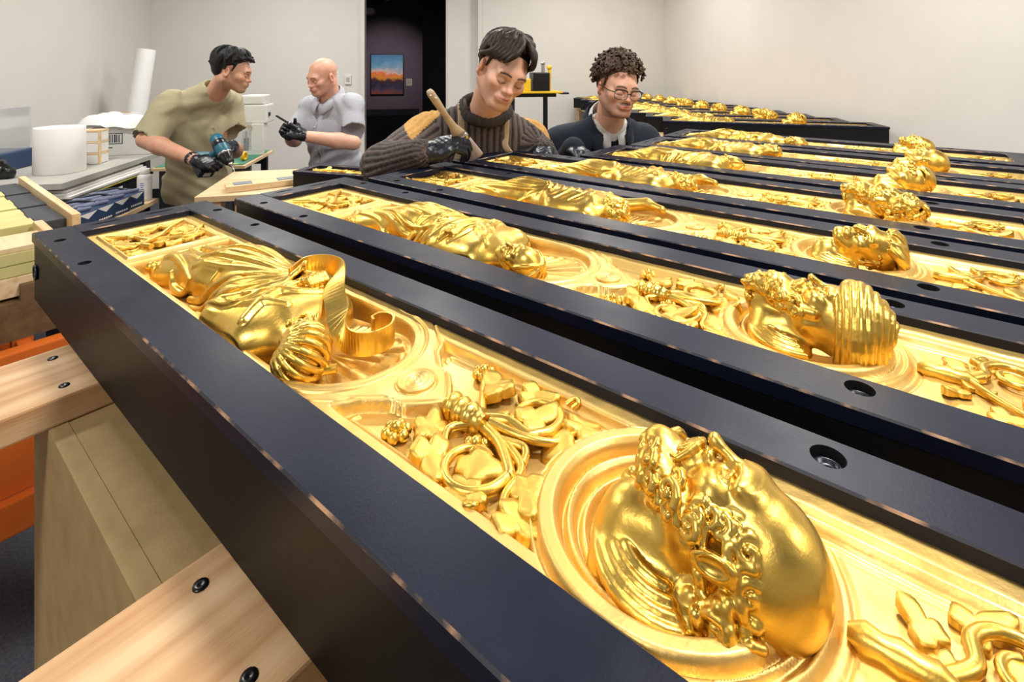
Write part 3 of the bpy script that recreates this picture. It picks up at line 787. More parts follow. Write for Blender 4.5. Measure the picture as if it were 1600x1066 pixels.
def draped_figure(h, kind=0, seed=0):
    """high-relief standing figure laid along +x (feet low x, head high x), y=0 the centre line, z=0 the gold ground"""
    rs = random.Random(seed)
    vx = Vox((.262, -.085, -.032), (.80, .085, .056), h)
    hx, hy = {0: (.735, -.046), 1: (.742, -.050), 2: (.700, -.030), 3: (.715, -.02), 4: (.690, .0), 5: (.70, .015)}[kind]
    # body masses
    vx.cap((.300, -.022, -.020), (.44, -.012, -.004), .020, .034, .0)
    vx.cap((.315, .022, -.020), (.43, .034, .002), .016, .027, .02)
    vx.ell((.470, .022, .0), [.060, .046, .031], .03); vx.ell((.318, .0, -.022), [.046, .056, .022], .03)
    vx.ell((.545, .004, -.004), [.085, .058, .034], .03)
    vx.ell((.625, -.018, -.002), [.075, .054, .034], .03)
    vx.cap((.660, -.060, -.008), (.672, .030, -.006), .026, .026, .03)           # shoulders
    hd = {0: (.622, .032, .026), 1: (.585, -.045, .022), 2: (.640, .050, .012), 3: (.62, .04, .02), 4: (.60, .03, .022), 5: (.63, -.03, .02)}[kind]
    vx.cap((.662, .035, -.002), (.605, .056, .004), .021, .017, .02); vx.cap((.605, .056, .004), hd, .016, .012, .015)
    vx.cap((.655, -.062, -.006), (.575, -.066, -.002), .021, .018, .02); vx.cap((.575, -.066, -.002), (.545, -.030, .018), .016, .013, .015)
    if kind in (2, 3): vx.cap((.665, .03, .0), (.745, .055, .012), .016, .013, .02); vx.cap((.745, .055, .012), (.785, .04, .010), .011, .008, .01)
    if kind == 5: vx.cap((.665, -.03, .01), (.735, -.055, .020), .018, .014, .02); vx.cap((.735, -.055, .02), (.70, -.02, .032), .013, .010, .012)
    vx.cap((.668, (hy-.02)/2, .0), (hx-.012, hy, .004), .024, .017, .02)
    base = vx.D.copy()
    # drapery ridges
    R = []
    if kind == 0:
        hx0, hy0 = .612, .030
        fans = [[(.40, .060), (.45, .066), (.53, .062)], [(.375, .045), (.43, .056), (.52, .052)], [(.395, .012), (.45, .030), (.53, .040)], [(.40, -.004), (.46, .014), (.54, .030)], [(.405, -.018), (.47, .000), (.55, .020)],
                [(.42, -.034), (.48, -.018), (.555, .008)], [(.44, -.048), (.50, -.036), (.565, -.004)], [(.47, -.058), (.53, -.048), (.58, -.012)], [(.50, -.064), (.55, -.056), (.592, -.022)], [(.53, -.068), (.575, -.060), (.605, -.028)], [(.56, -.070), (.60, -.062), (.618, -.030)]]
        for fpts in fans: R.append((fpts+[(hx0, hy0)], .0062))
        R += [([(.655, -.070), (.640, -.040), (.628, -.006), (.622, .022)], .0085), ([(.300, .0), (.345, .018), (.395, .010), (.44, -.022)], .006), ([(.31, -.035), (.35, -.022), (.40, -.03)], .006), ([(.33, .035), (.37, .055), (.41, .05)], .006), ([(.345, .012), (.38, .035), (.43, .040)], .006), ([(.36, -.045), (.40, -.05), (.43, -.045)], .006), ([(.664, .022), (.645, -.008), (.60, -.045)], .0055), ([(.672, -.028), (.642, -.044), (.60, -.062)], .0055), ([(.30, -.030), (.36, -.032), (.43, -.046)], .0055), ([(.305, .030), (.35, .026), (.41, .032)], .0055), ([(.31, .0), (.37, -.006), (.44, -.010)], .0055), ([(.32, -.012), (.37, -.020), (.44, -.028)], .005), ([(.33, .014), (.38, .016), (.43, .02)], .005)]
    else:
        for i in range(9):
            a = -.060+.0145*i
            sw = rs.uniform(-.02, .03) if kind != 2 else .035
            R.append(([(.305+.01*rs.random(), a*.55), (.38, a*.8+.01), (.46, a+sw*.4), (.53+.02*rs.random(), a*.8+sw)], rs.uniform(.005, .007)))
        for i in range(7):
            t = i/6
            R.append(([(.475+.022*i, -.070), (.50+.020*i, -.03), (.525+.017*i, .012), (.545+.012*i, .052)] if kind in (1, 4) else [(.47+.02*i, .066), (.505+.02*i, .03), (.53+.02*i, -.01), (.52+.018*i, -.055)], rs.uniform(.0052, .0068)))
        for i in range(4):
            R.append(([(.675-.008*i, -.055+.016*i), (.650-.006*i, -.035+.016*i), (.615, -.02+.018*i)], .005))
    for (pts, r) in R:
        Q, rad = folds(vx, pts, r, 0, 5, -.0005); vx.poly(Q, rad, .0035)
    for (pts, r) in (R[:11:2] if kind == 0 else R[::2]):   # undercut valleys between the ridges
        Q, rad = folds(vx, [(p[0]+.004, p[1]-.0055) for p in pts], r*.45, 0, 4, .0008); vx.poly(Q, rad, .003, 's')
    # hand: palm and four curled fingers with a thumb
    vx.ell(hd, [.014, .012, .010], .006)
    for i in range(4):
        a = (-.010+.0065*i)
        vx.poly([(hd[0]+.004, hd[1]+a, hd[2]+.006), (hd[0]+.014, hd[1]+a*1.1, hd[2]+.010), (hd[0]+.022, hd[1]+a*1.1, hd[2]+.004), (hd[0]+.018, hd[1]+a, hd[2]-.005)], [.0042, .0042, .004, .0035], .0012)
    vx.poly([(hd[0]-.004, hd[1]-.011, hd[2]+.004), (hd[0]+.008, hd[1]-.015, hd[2]+.008), (hd[0]+.017, hd[1]-.011, hd[2]+.006)], [.0045, .004, .0035], .001)
    # wavy hem of the robe over the feet
    hem = catmull([(.300+.007*math.sin(i*2.2+kind), -.052+.0115*i, -.012+.005*math.cos(i*2.2)) for i in range(9)], 4); vx.poly(hem, [.0095]*len(hem), .004)
    # feet
    for (x, y) in ((.288, -.020), (.296, .028)):
        vx.cap((x+.02, y, -.018), (x-.010, y+.004, -.004), .011, .008, .008)
        for j in range(4): vx.cap((x-.012, y-.006+.0045*j, -.003), (x-.017, y-.006+.0045*j, -.004), .0027, .0024, .0015)
    # head
    tf = TF((hx, hy, .008), sup_rot({0: .7, 1: -.3, 2: .5, 3: .3, 4: .2, 5: .6}[kind], .25, {0: -.25}.get(kind, 0)), .29)
    hv = Vox((hx-.05, hy-.04, -.032), (hx+.05, hy+.04, .055), h*.75)
    head_base(hv, tf, lids=False, open_eyes=True, neck=False, ears=False, brow=1.3, nose=1.1)
    P = tf.p; s = tf.s
    hv.ell(P(0, .02, .04), [.082*s, .104*s, .094*s], .006*s, 'u', tf.R)
    nst = 15 if kind in (0, 3) else 11
    for j in range(nst):
        q = j/nst*2*math.pi
        if kind == 0:
            if j > 9: continue
            ph = -.25+2.9*j/9
            hv.poly([P(.094*math.cos(t)*(1-.0*t), .024-.112*math.sin(t)*math.cos(ph), .036+.110*math.sin(t)*math.sin(ph)) for t in np.linspace(.25, math.pi-.25, 10)], [.006*s]+[.0125*s]*8+[.006*s], .002*s); continue
        if kind in (0, 1, 4):
            pts = [P(math.sin(q)*.088*math.cos(t*1.5), .022-.108*math.cos(q)*math.cos(t*1.5), .035+.105*math.sin(t*1.5)) for t in np.linspace(-.12, .98, 8)]
            pts = [p for p in pts]
            if math.cos(q) > .75 and kind != 0: continue
            hv.poly(pts, .0075*s if kind == 0 else .009*s, .003*s)
        else:
            for t in (.1, .45, .8):
                if math.cos(q) > .7 and t < .3: continue
                p = P(math.sin(q)*.088*math.cos(t*1.5), .022-.108*math.cos(q)*math.cos(t*1.5), .035+.105*math.sin(t*1.5)); n = tf.R@np.array([math.sin(q)*math.cos(t*1.5), -math.cos(q)*math.cos(t*1.5), math.sin(t*1.5)])
                curl(hv, p, n, .020*s, .010*s, 1.0, rs.uniform(0, 6), .003*s, .4)
    if kind in (0, 3, 5):
        for row in range(3):
            for i in range(7):
                az = (i/6-.5)*2.3; el = -.55-.35*row
                p, n = surf(hv, P(0, -.02, -.045), tf.R@np.array([math.sin(az)*math.cos(el), -math.cos(az)*math.cos(el), math.sin(el)]), .08); curl(hv, p, n, .014*s*1.2, .009*s, 1.0, rs.uniform(0, 6), .003*s, .5)
    return vx.mesh('draped_figure', 'gold_leaf'), hv.mesh('figure_head', 'gold_leaf')
def ribbon_mesh(name, pts, wid, th, n=6, mat='gold_leaf'):
    """pts: (x, y, z, wx, wy, wz): centre line with the direction of the band's width"""
    P = catmull(pts, n); V = []; F = []
    m = len(P)
    for i, p in enumerate(P):
        c = p[:3]; wv = p[3:]/np.linalg.norm(p[3:]); t = P[min(i+1, m-1)][:3]-P[max(i-1, 0)][:3]; t /= np.linalg.norm(t); nn = np.cross(t, wv); nn /= np.linalg.norm(nn)
        for a, b in ((-.5, -.5), (.5, -.5), (.5, .5), (-.5, .5)): V.append(c+wv*wid*a+nn*th*b)
    for i in range(m-1):
        for j in range(4): k = (j+1) % 4; F.append((4*i+j, 4*i+k, 4*i+4+k, 4*i+4+j))
    F += [(3, 2, 1, 0), (4*m-4, 4*m-3, 4*m-2, 4*m-1)]
    me = np_mesh(name, V, F, mat); 
    return me
# ---- ornament of one panel
def small_field(root, T, vc, seed, lo, off=0):
    z = T-.012-.006; rs = random.Random(seed); g = lambda u, w: (u-off*.5, vc+w)
    for i in range(19):
        u = .092+.0072*i+rs.uniform(-.006, .006); w = .056*math.sin(i*2.4+seed)+rs.uniform(-.008, .008)
        x, y = g(u, w); o = leaf(root, x, y, z+.001, rs.uniform(.013, .019), rs.uniform(0, 6.3), i+seed, rs.uniform(-.22, .22), rs.uniform(-.22, .22), lo); o.scale.z *= .75
    for (u, w) in ((.188, .058), (.215, -.062), (.13, -.062)): x, y = g(u, w); berries(root, x, y, z, .0095, 7, lo)
    n = 6 if lo else 8; sb = 3 if lo else 6
    vine(root, [g(.095, -.06), g(.13, -.03), g(.165, -.02), g(.19, .01), g(.20, .045), g(.175, .062)], .0055, .004, z+.006, n=n, sub=sb)
    vine(root, [g(.225, -.03), g(.20, -.035), g(.17, .0), g(.13, .03), g(.10, .06)], .005, .0035, z+.010, n=n, sub=sb)
def vine_field(root, T, vc, off, seed, lo):
    z = T-.012-.0095; g = lambda u, w, h=0: (u-off, vc+w, z+h); rs = random.Random(seed+50); n = 6 if lo else 10; sb = 3 if lo else 6
    # bound stalk
    mb = MB(); P0, P1 = Vector(g(.914, 0, .006)), Vector(g(.962, -.004, .008))
    prof = [.008]
    pts = [P0.lerp(P1, t) for t in np.linspace(0, 1, 17)]
    rad = [.0085+.0045*abs(math.sin(t*math.pi*4)) if .1 < t < .85 else .0085 for t in np.linspace(0, 1, 17)]
    mb.tube(pts, rad, 14); mb.build('bound_stalk', 'gold_leaf', root)
    vine(root, [g(.955, -.004, .008), g(.985, -.012, .008), g(1.010, -.030, .007)]+[g(*p) for p in spiral(.982, -.040, .030, .016, .2, -.85, .006, .004, 11)], .0052, .0035, n=n, sub=sb)
    vine(root, [g(.955, .002, .008), g(.975, .012, .009), g(.998, .010, .008)]+[g(*p) for p in spiral(.988, .036, .026, .015, -.9, .8, .008, .005, 10)], .0052, .0032, n=n, sub=sb)
    vine(root, [g(.965, .0, .010), g(.995, .003, .010), g(1.020, .016, .008), g(1.028, .040, .006)], .0045, .003, n=n, sub=sb)
    vine(root, [g(.985, -.010, .009), g(1.005, -.004, .008), g(1.012, -.016, .006), g(1.002, -.020, .005)], .004, .003, n=n, sub=sb)
    vine(root, [g(.992, -.010, .008), g(1.016, -.022, .007), g(1.020, -.048, .005), g(1.030, -.062, .004)], .0042, .003, n=n, sub=sb)
    vine(root, [g(.950, .006, .006), g(.930, .030, .005), g(.915, .048, .004)], .004, .003, n=n, sub=sb)
    vine(root, [g(.950, -.006, .006), g(.938, -.024, .006), g(.952, -.044, .004), g(.966, -.058, .003)], .004, .003, n=n, sub=sb)
    for (u, w, R, a, k, rx, ry) in ((.925, -.033, .020, 2.2, 0, .2, .1), (.945, -.052, .020, -.6, 3, -.1, .2), (.985, -.042, .019, .4, 2, .15, -.1), (.992, .032, .020, 1.2, 1, .1, .1), (1.030, .050, .020, .2, 0, -.2, .2), (1.026, .018, .019, -.3, 2, .35, -.2), (1.030, -.034, .018, -.9, 1, .1, .1), (1.040, -.064, .019, .3, 3, -.1, .2), (.995, -.064, .016, .1, 0, .2, 0), (.935, .045, .021, 2.6, 1, -.1, .2), (.965, .058, .017, .3, 3, .2, .1)):
        x, y, zz = g(u+rs.uniform(-.003, .003), w+rs.uniform(-.003, .003), .001); leaf(root, x, y, zz, R, a, k+seed, rx, ry, lo)
    for (u, w, R) in ((.902, -.052, .0125), (.968, -.022, .011), (.905, .060, .0115), (.968, .016, .011)):
        x, y, zz = g(u, w); berries(root, x, y, zz, R, 7, lo)
    for e in (-1, 1):   # small scroll leaves on the border
        vine(root, [g(1.00, e*.070, .004), g(1.006, e*.075, .009), g(1.012, e*.071, .010), g(1.008, e*.066, .006)], .003, .002, n=6, sub=sb)
def end_field(root, T, vc, off, seed, lo, L):
    z = T-.012-.008; g = lambda u, w, h=0: (u-off, vc+w, z+h); rs = random.Random(seed+90); n = 6 if lo else 10; sb = 3 if lo else 6
    mb = MB(); pts = [Vector(g(1.228+.008*i, .002, .003)) for i in range(7)]; mb.tube(pts, [.004, .0085, .0070, .0090, .0072, .0086, .0045], 14).build('bound_stalk', 'gold_leaf', root)
    vine(root, [g(1.27, -.002, .004), g(1.285, -.020, .004), g(1.31, -.040, .003), g(1.335, -.048, .002)], .0042, .003, n=n, sub=sb)
    vine(root, [g(1.27, .004, .004), g(1.283, .020, .005)]+[g(*p) for p in spiral(1.306, .030, .024, .010, 2.9, -1.15, .006, .005, 12)], .0044, .0028, n=n, sub=sb)
    for (u, w, R, a, k) in ((1.262, .030, .012, 2.4, 1), (1.258, -.028, .012, -2.3, 0), (1.285, .048, .014, .6, 3), (1.290, -.052, .014, -.3, 2), (1.305, .030, .012, .4, 1), (1.318, -.016, .015, .2, 0), (1.325, -.058, .013, -.2, 3), (1.272, -.008, .011, -.4, 2), (1.272, .012, .011, .6, 0)):
        if u-off+R > L-ER: continue
        x, y, zz = g(u, w, .0); leaf(root, x, y, zz, R, a, k+seed, rs.uniform(-.2, .3), rs.uniform(-.2, .2), lo)
    x, y, zz = g(1.325, .060); berries(root, x, y, zz, .010, 7, lo)
HEADS = {}
def ornament(k, root, L, W, ty, res, fig_h, head, lo=False, fig_kind=0, seed=0, sh=0):
    T = PT; vc = (NR+W-FR)/2; off = sh if ty == 0 else .22+sh
    ob('relief_ground', gold_mesh('relief_ground', L, W, T, ty, res, seed, off), root)
    if ty == 0: small_field(root, T, vc, seed, lo, off)
    vine_field(root, T, vc, off, seed, lo); end_field(root, T, vc, off, seed, lo, L)
    bo = MB(); bo.lathe([(.0185, -.001), (.0185, .0016), (.0172, .0024), (.0158, .0010), (.0145, .0010), (.0135, .0024), (.0118, .0024), (.0106, .0008), (.0094, .0008), (.0084, .0024), (.0066, .0024), (.0054, .0006), (.0044, .0006), (.0034, .0026), (.0020, .0026), (.0012, .0010), (.0001, .0010)], n=20 if lo else 36); bo.build('ring_boss', 'gold_ground', root, (.868-off, vc, T-.012))
    key = (fig_kind, fig_h)
    if key not in HEADS: HEADS[key] = draped_figure(fig_h, fig_kind, seed)
    fm, hm = HEADS[key]
    f = ob('draped_figure', fm, root, (-off, vc, T-.012)); ob('figure_head', hm, f)
    if fig_kind == 0:
        zz = (0, 0, 1)
        pts = [(.600, .014, .030, 0, 0, 1), (.593, .040, .036, 0, .1, 1), (.606, .062, .036, 0, .2, 1), (.632, .066, .036, .1, .3, 1), (.655, .050, .036, .3, .8, .6), (.680, .030, .030, .45, .8, .2), (.710, .014, .020, .3, .9, .1), (.742, -.002, .010, -.2, .6, .6), (.764, -.004, .006, -.1, .1, 1), (.784, .008, .006, 0, 0, 1), (.790, .030, .008, 0, 0, 1), (.778, .044, .010, 0, 0, 1), (.762, .040, .010, 0, 0, 1), (.758, .030, .008, 0, 0, 1), (.766, .026, .008, 0, 0, 1)]
        ob('scroll', ribbon_mesh('scroll', pts, .026, .0026), f)
    mb = MB(); a, b = Vector((.742, -.066, -.008)), Vector((.778, -.030, -.006))
    mb.tube([a.lerp(b, t) for t in np.linspace(0, 1, 11)], [.0050, .0055, .0060, .0070, .0085, .0095, .0085, .0060, .0052, .0052, .0050], 12); mb.build('shell_hinge', 'gold_leaf', f)
    hk, hs, hh, turn, pitch, yaw, hu, hw, hz = head
    hkey = (hk, hs, hh, turn, pitch, yaw)
    if hkey not in HEADS: HEADS[hkey] = carved_head(hk, hs, hh, turn, pitch, yaw, seed)
    ob('carved_head', HEADS[hkey], root, (hu-off, vc+hw, T-.012+hz))
LOOK = {   # panel: mesh step, figure step, figure kind, head (kind, scale, step, turn, pitch, yaw, u, across, z), layout shift
 'A': (.0012, .0017, 0, ('bald', .41, .0011, .30, .12, 0.0, 1.174, -.010, .0), 0),
 'B': (.0017, .0022, 1, ('turban', .385, .0014, .15, .15, 0.0, 1.150, -.004, .0), 0),
 'C': (.0023, .0026, 2, ('young', .375, .0018, -.55, .15, .0, 1.150, -.010, .0), .035),
 'D': (.0028, .0032, 3, ('curly', .37, .0020, .10, .10, .0, 1.155, .0, .0), .02),
 'E': (.0040, .0036, 4, ('cap', .37, .0024, .45, .30, .0, 1.135, .0, .004), .02),
 'F': (.0040, .0036, 5, ('smooth', .38, .0026, .30, .30, .0, 1.140, .0, .006), .02),
 'G': (.0045, .0040, 1, ('old', .36, .0028, .20, .20, .0, 1.130, .0, .006), .02)}
DESC = {'A': 'black framed gilded relief panel in the foreground with a bald bearded head', 'B': 'black framed gilded relief panel whose carved head wears a turban',
 'C': 'black framed gilded relief panel with a beardless short haired face', 'D': 'black framed gilded relief panel with a curly haired bearded head, fourth from the foreground',
 'E': 'black framed gilded relief panel with a striped swept back head, fifth from the foreground', 'F': 'black framed gilded relief panel with a smooth bald head, sixth from the foreground', 'G': 'black framed gilded relief panel farthest back in the near row, against the blank wall'}
def build_panel(k):
    (u0, v0, dr, L, W, ty) = spec[k]
    if ty == 0:
        hn = [(.092, .022), (.256, .0205), (1.185, .036, .0125)]; hf = [(.104, W-.018), (.268, W-.018), (1.205, W-.024, .0125)]
        so = [(1.185, .036), (1.205, W-.024)]
    else:
        hn = [(.07, .022)]; hf = [(.07, W-.018), (.98, W-.024, .0125)]; so = [(.98, W-.024)]
    r = panel_box('relief_panel', pworld(u0, v0), PHI+dr, L, W, holes_near=hn, holes_far=hf, socks=so, label=DESC[k], group='gilded relief panels lying side by side')
    res, fh, fk, hd, sh = LOOK[k]
    ornament(k, r, L, W, ty, res, fh, hd, k in 'EFG', fk, ord(k)-65, sh)
    return r
for k in spec: panels[k] = build_panel(k)
# ================================================================== people
pm('skin', (255, 255, 255), .48, rgb2=(244, 236, 232), nscale=40, attr='col', bump=.05, bscale=300, sss=.12, spec=.4)
pm('hair_black', (14, 13, 15), .55, rgb2=(24, 22, 23), nscale=60, spec=.3)
pm('hair_brown', (30, 23, 20), .52, rgb2=(52, 40, 34), nscale=50, spec=.3)
pm('hair_curly', (42, 31, 25), .55, rgb2=(88, 66, 48), nscale=40, spec=.3)
pm('tee_olive', (166, 158, 126), .9, rgb2=(154, 147, 116), nscale=9, bump=.25, bscale=700, sheen=.1)
pm('shirt_grey', (176, 178, 187), .85, rgb2=(164, 167, 177), nscale=90, bump=.2, bscale=900, sheen=.1)
pm('sweater_knit', (255, 255, 255), .9, rgb2=(232, 230, 228), nscale=60, bump=.4, bscale=900, attr='col', sheen=.1)
pm('jacket_navy', (11, 27, 42), .95, rgb2=(8, 20, 33), nscale=14, bump=.25, bscale=800, sheen=.05)
pm('apron_canvas', (128, 112, 98), .9, rgb2=(116, 100, 88), nscale=30, bump=.25, bscale=600)
pm('white_cotton', (212, 210, 206), .85, bump=.1, bscale=500)
pm('glove_black', (14, 18, 26), .34, rgb2=(22, 28, 40), nscale=25, bump=.25, bscale=130, spec=.5)
pm('trouser_dark', (40, 42, 50), .9, bump=.2, bscale=700)
pm('shoe_dark', (28, 27, 28), .5)
pm('frame_black', (12, 12, 14), .3)
pm('lens', (245, 245, 250), .02, trans=.96, alpha=.25)
def head_col(tf, skin, stubble=0.0, brow=(40, 30, 26), mous=False, bald=False, hairline=True):
    sk = np.array(lin(*skin)[:3]); bc = np.array(lin(*brow)[:3])
    def fn(X, Y, Z):
        x, y, z = tf.inv(X, Y, Z); z = np.where(z < 0, z/ZL, z/ZU); ax = np.abs(x); C = np.tile(sk, (len(X), 1))
        def mixc(m, c): 
            m = np.clip(m, 0, 1)[:, None]; C[:] = C*(1-m)+np.array(c)*m
        red = sk*np.array([1.02, .78, .74])
        mixc(.35*np.exp(-((ax-.045)/.018)**2-((z+.030)/.020)**2)*(y < -.02), red)
        mixc(.5*np.exp(-(x/.016)**2-((z+.036)/.012)**2)*(y < -.09), red)
        mixc(.4*(ax > .070)*(np.abs(z+.012) < .04), red)
        if stubble:
            m = (z < -.045)*(y < .02)*ss(-.045, -.075, z)+np.exp(-(ax/.028)**2-((z+.053)/.007)**2)*(y < -.08)
            m = np.maximum(m, (ax > .05)*(z < -.01)*(y > -.06)*(y < .005)*.8)
            m = m*(z > -.150)
            mixc(stubble*m, bc*1.6)
        lip = np.exp(-((z+.0675)/.0085)**4)*np.exp(-(ax/.023)**6)*(y < -.088)
        mixc(.75*lip, sk*np.array([.86, .50, .48]))
        mixc(.85*np.exp(-((z+.0672)/.0014)**2)*(ax < .022)*(y < -.085), sk*.18)
        bz = .0185+.004*np.sin((ax-.012)/.036*math.pi)
        mixc(.92*np.exp(-((z-bz)/.0042)**4)*(ax > .010)*(ax < .050)*(y < -.05), bc)
        lz = -.0150+.0035*((ax-.031)/.014)**2
        mixc(.9*np.exp(-((z-lz)/.0020)**2)*(np.abs(ax-.031) < .0165)*(y < -.07), bc*.5)
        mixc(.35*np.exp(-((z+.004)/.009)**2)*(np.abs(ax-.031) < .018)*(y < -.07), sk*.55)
        if mous: mixc(.9*np.exp(-((z+.0530)/.0060)**4)*np.exp(-(ax/.027)**6)*(y < -.085), bc)
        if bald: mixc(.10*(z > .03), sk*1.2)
        return C
    return fn
def hand_vox(vx, tf, flex, spread=.0, fore=None, mirror=1, thumb=(.55, .75, -.35), tflex=.4, cuff=True, r=1.0):
    """wrist at the origin, fingers along +x, palm faces -z, thumb to +y (mirror=-1: to -y)"""
    s = tf.s; P = lambda x, y, z: tf.p(x, y*mirror, z)
    vx.ell(P(.048, 0, 0), [.054*s, .042*s, .0175*s], .01*s, 'u', tf.R)
    vx.cap(P(.0, 0, 0), P(.04, .018, -.004), .026*s, .017*s, .02*s); vx.cap(P(0, 0, 0), P(.05, -.016, -.002), .026*s, .016*s, .02*s)
    if cuff:
        w0 = P(0, 0, 0); f = np.array(fore, float)/np.linalg.norm(fore) if fore is not None else tf.R[:, 0]; vx.cap(w0-f*.05*s, w0+f*.005, .035*s, .029*s, .01*s)
    for i, (y, l) in enumerate(((.030, .070), (.010, .078), (-.010, .073), (-.029, .058))):
        p = np.array([.090-.004*abs(i-1), y, .0]); a = 0.0; pts = [p.copy()]; fx = flex[i] if hasattr(flex, '__len__') else flex
        yy = (1.5-i)*spread
        for j, q in enumerate((.45, .32, .25)):
            a += fx*(1.0, 1.1, .7)[j]; p = p+l*q*np.array([math.cos(a)*math.cos(yy), math.sin(yy)*math.cos(a), -math.sin(a)]); pts.append(p.copy())
        vx.poly([P(*q) for q in pts], [.0105*s*r, .0100*s*r, .0092*s*r, .0080*s*r], .004*s)
    t = np.array(thumb, float); t /= np.linalg.norm(t); p = np.array([.022, .030, -.006]); pts = [p]; e = np.array([1.0, 0, -.35])
    p1 = p+.040*t; d2 = t*(1-tflex)+e*tflex; d2 /= np.linalg.norm(d2); p2 = p1+.032*d2; d3 = t*(1-1.6*tflex)+e*1.6*tflex; d3 /= np.linalg.norm(d3); p3 = p2+.024*d3
    vx.poly([P(*q) for q in (p, p1, p2, p3)], [.016*s, .0125*s, .011*s, .009*s], .006*s)
def frame_from(xdir, up):
    x = np.array(xdir, float); x /= np.linalg.norm(x); z = np.array(up, float); z = z-x*(z@x); z /= np.linalg.norm(z); y = np.cross(z, x)
    return np.column_stack([x, y, z])
def glove(parent, wrist, xdir, palm_up, flex, mirror=1, s=1.0, h=.0035, **kw):
    """palm_up: direction of the back of the hand"""
    R = frame_from(xdir, palm_up); tf = TF(wrist, R, s); c = tf.p(.06, 0, 0)
    vx = Vox(c-.155*s, c+.155*s, h); hand_vox(vx, tf, flex, mirror=mirror, **kw)
    vx.displace(lambda x, y, z: .0006*np.sin(x*310)*np.sin(z*290+y*200))
    return ob('glove', vx.mesh('glove', 'glove_black'), parent)
def skin_arm(arrs, el, wr, r0=.043, r1=.027, col=(200, 150, 120), h=.006):
    el = np.array(el, float); wr = np.array(wr, float); lo = np.minimum(el, wr)-.07; hi = np.maximum(el, wr)+.07
    vx = Vox(lo, hi, h); d = wr-el; m = el+d*.3
    vx.cap(el, m, r0, r0*1.02, 0); vx.cap(m, wr, r0*1.02, r1, .02)
    arrs.append((*vx.nets(), col))
def merge_body(name, parts, parent):
    V = []; Q = []; C = []; b = 0
    for (v, q, c) in parts:
        V.append(v); Q.append(q+b); b += len(v); C.append(c(v[:, 0], v[:, 1], v[:, 2]) if callable(c) else np.tile(np.array(lin(*c)[:3]), (len(v), 1)))
    return ob(name, np_mesh(name, np.concatenate(V), np.concatenate(Q), 'skin', True, None, np.concatenate(C)), parent)
def head_vox(tf, h, **kw):
    lo = tf.t-.30*tf.s; hi = tf.t+.23*tf.s; kw.update(neck=False, zl=ZL, zu=ZU)
    vx = Vox(lo, hi, h); head_base(vx, tf, **kw); return vx
def hair_mesh(tf, kind, mat, h=.0035, seed=3):
    rs = random.Random(seed); s = tf.s; P = tf.p
    vx = Vox(tf.t-.19*s, tf.t+.19*s, h)
    vx.ell(P(0, .030, .052), [.079*s, .096*s, .080*s], 0, 'u', tf.R); vx.ell(P(0, .058, .005), [.072*s, .060*s, .066*s], .02*s, 'u', tf.R)
    # free the face and the ears
    vx.box(P(0, -.128, -.040), [.12*s, .090*s, .104*s], .03*s, .012*s, 's', tf.R)
    vx.box(P(0, -.05, -.075), [.12*s, .090*s, .085*s], .02*s, .012*s, 's', tf.R)
    for e in (-1, 1): vx.cap(P(e*.072, -.020, .040), P(e*.073, -.012, .004), .007*s, .004*s, .006*s)
    n = {'short': 40, 'sweep': 40, 'curl': 0}[kind]
    for j in range(n):
        az = j/n*2*math.pi; fr = math.cos(az)
        end = (.50 if kind == 'short' else .72) if fr > .55 else (.30 if fr > .05 else (.12 if fr > -.3 else -.50))
        for L in range(2):
            pts = []; m = 8; w0 = rs.uniform(0, 6); e0 = 1.5-.5*L*rs.random(); en = end+rs.uniform(-.10, .10)
            for i in range(m):
                t = i/(m-1); el = e0+(en-e0)*t*(1-.12*L); a = az+.20*math.sin(w0+3*t)+(.35*t if kind == 'sweep' else .1*t); o = 1.03+(.10 if kind == 'short' else .07)*L*math.sin(math.pi*t)*max(0, .4+math.sin(el))+(.05*t if fr > .5 else 0)
                pts.append(P(.082*o*math.sin(a)*math.cos(el), .026-.100*o*math.cos(a)*math.cos(el), .042+.090*o*math.sin(el)))
            if L == 1 and fr > .35 and kind == 'short':      # ragged fringe thrown forward
                for q_ in range(2): pts.append(pts[-1]+tf.R@np.array([.008*rs.uniform(-1, 1), -.013, -.004+.008*rs.uniform(-1, 1)])*s)
            elif L == 1: pts.append(pts[-1]+tf.R@np.array([.010*math.sin(az), -.010*math.cos(az), -.004])*s*rs.random())
            vx.poly(pts, [(.0050+.0055*math.sin(math.pi*(i+1)/(len(pts)+1)))*s for i in range(len(pts))], .001*s)
    if kind == 'sweep':     # two fuller waves parted over the brow
        for e in (-1, 1):
            for j in range(6):
                x0 = e*(.002+.009*j); pts = [P(e*.010, -.020+.014*j, .134-.003*j), P(x0+e*.012, -.068+.010*j, .126-.004*j), P(x0+e*.030, -.098+.014*j, .098-.006*j), P(x0+e*.044, -.092+.020*j, .068-.006*j), P(x0+e*.046, -.074+.022*j, .050-.005*j)]
                vx.poly(catmull(pts, 4), [.004*s+.0065*s*math.sin(math.pi*min(1, (i+2)/17)) for i in range(17)], .001*s)
    if kind == 'curl':
        for el in np.linspace(-.35, 1.5, 10):
            m = max(4, int(27*math.cos(el*.95)))
            for i in range(m):
                a = i/m*2*math.pi+el*2.7; fr = math.cos(a)
                if fr > .62 and el < .40: continue
                if fr > .22 and el < .16: continue
                if fr > -.20 and el < .0: continue
                o = 1.05+rs.uniform(0, .16); p = P(.086*o*math.sin(a)*math.cos(el), .024-.104*o*math.cos(a)*math.cos(el), .042+.094*o*math.sin(el)); nn = tf.R@np.array([math.sin(a)*math.cos(el), -math.cos(a)*math.cos(el), math.sin(el)])
                curl(vx, p, nn, rs.uniform(.011, .017)*s, .0052*s, rs.uniform(1.0, 1.6), rs.uniform(0, 6), .0008*s, 1.0)
    return vx.mesh('hair', mat)
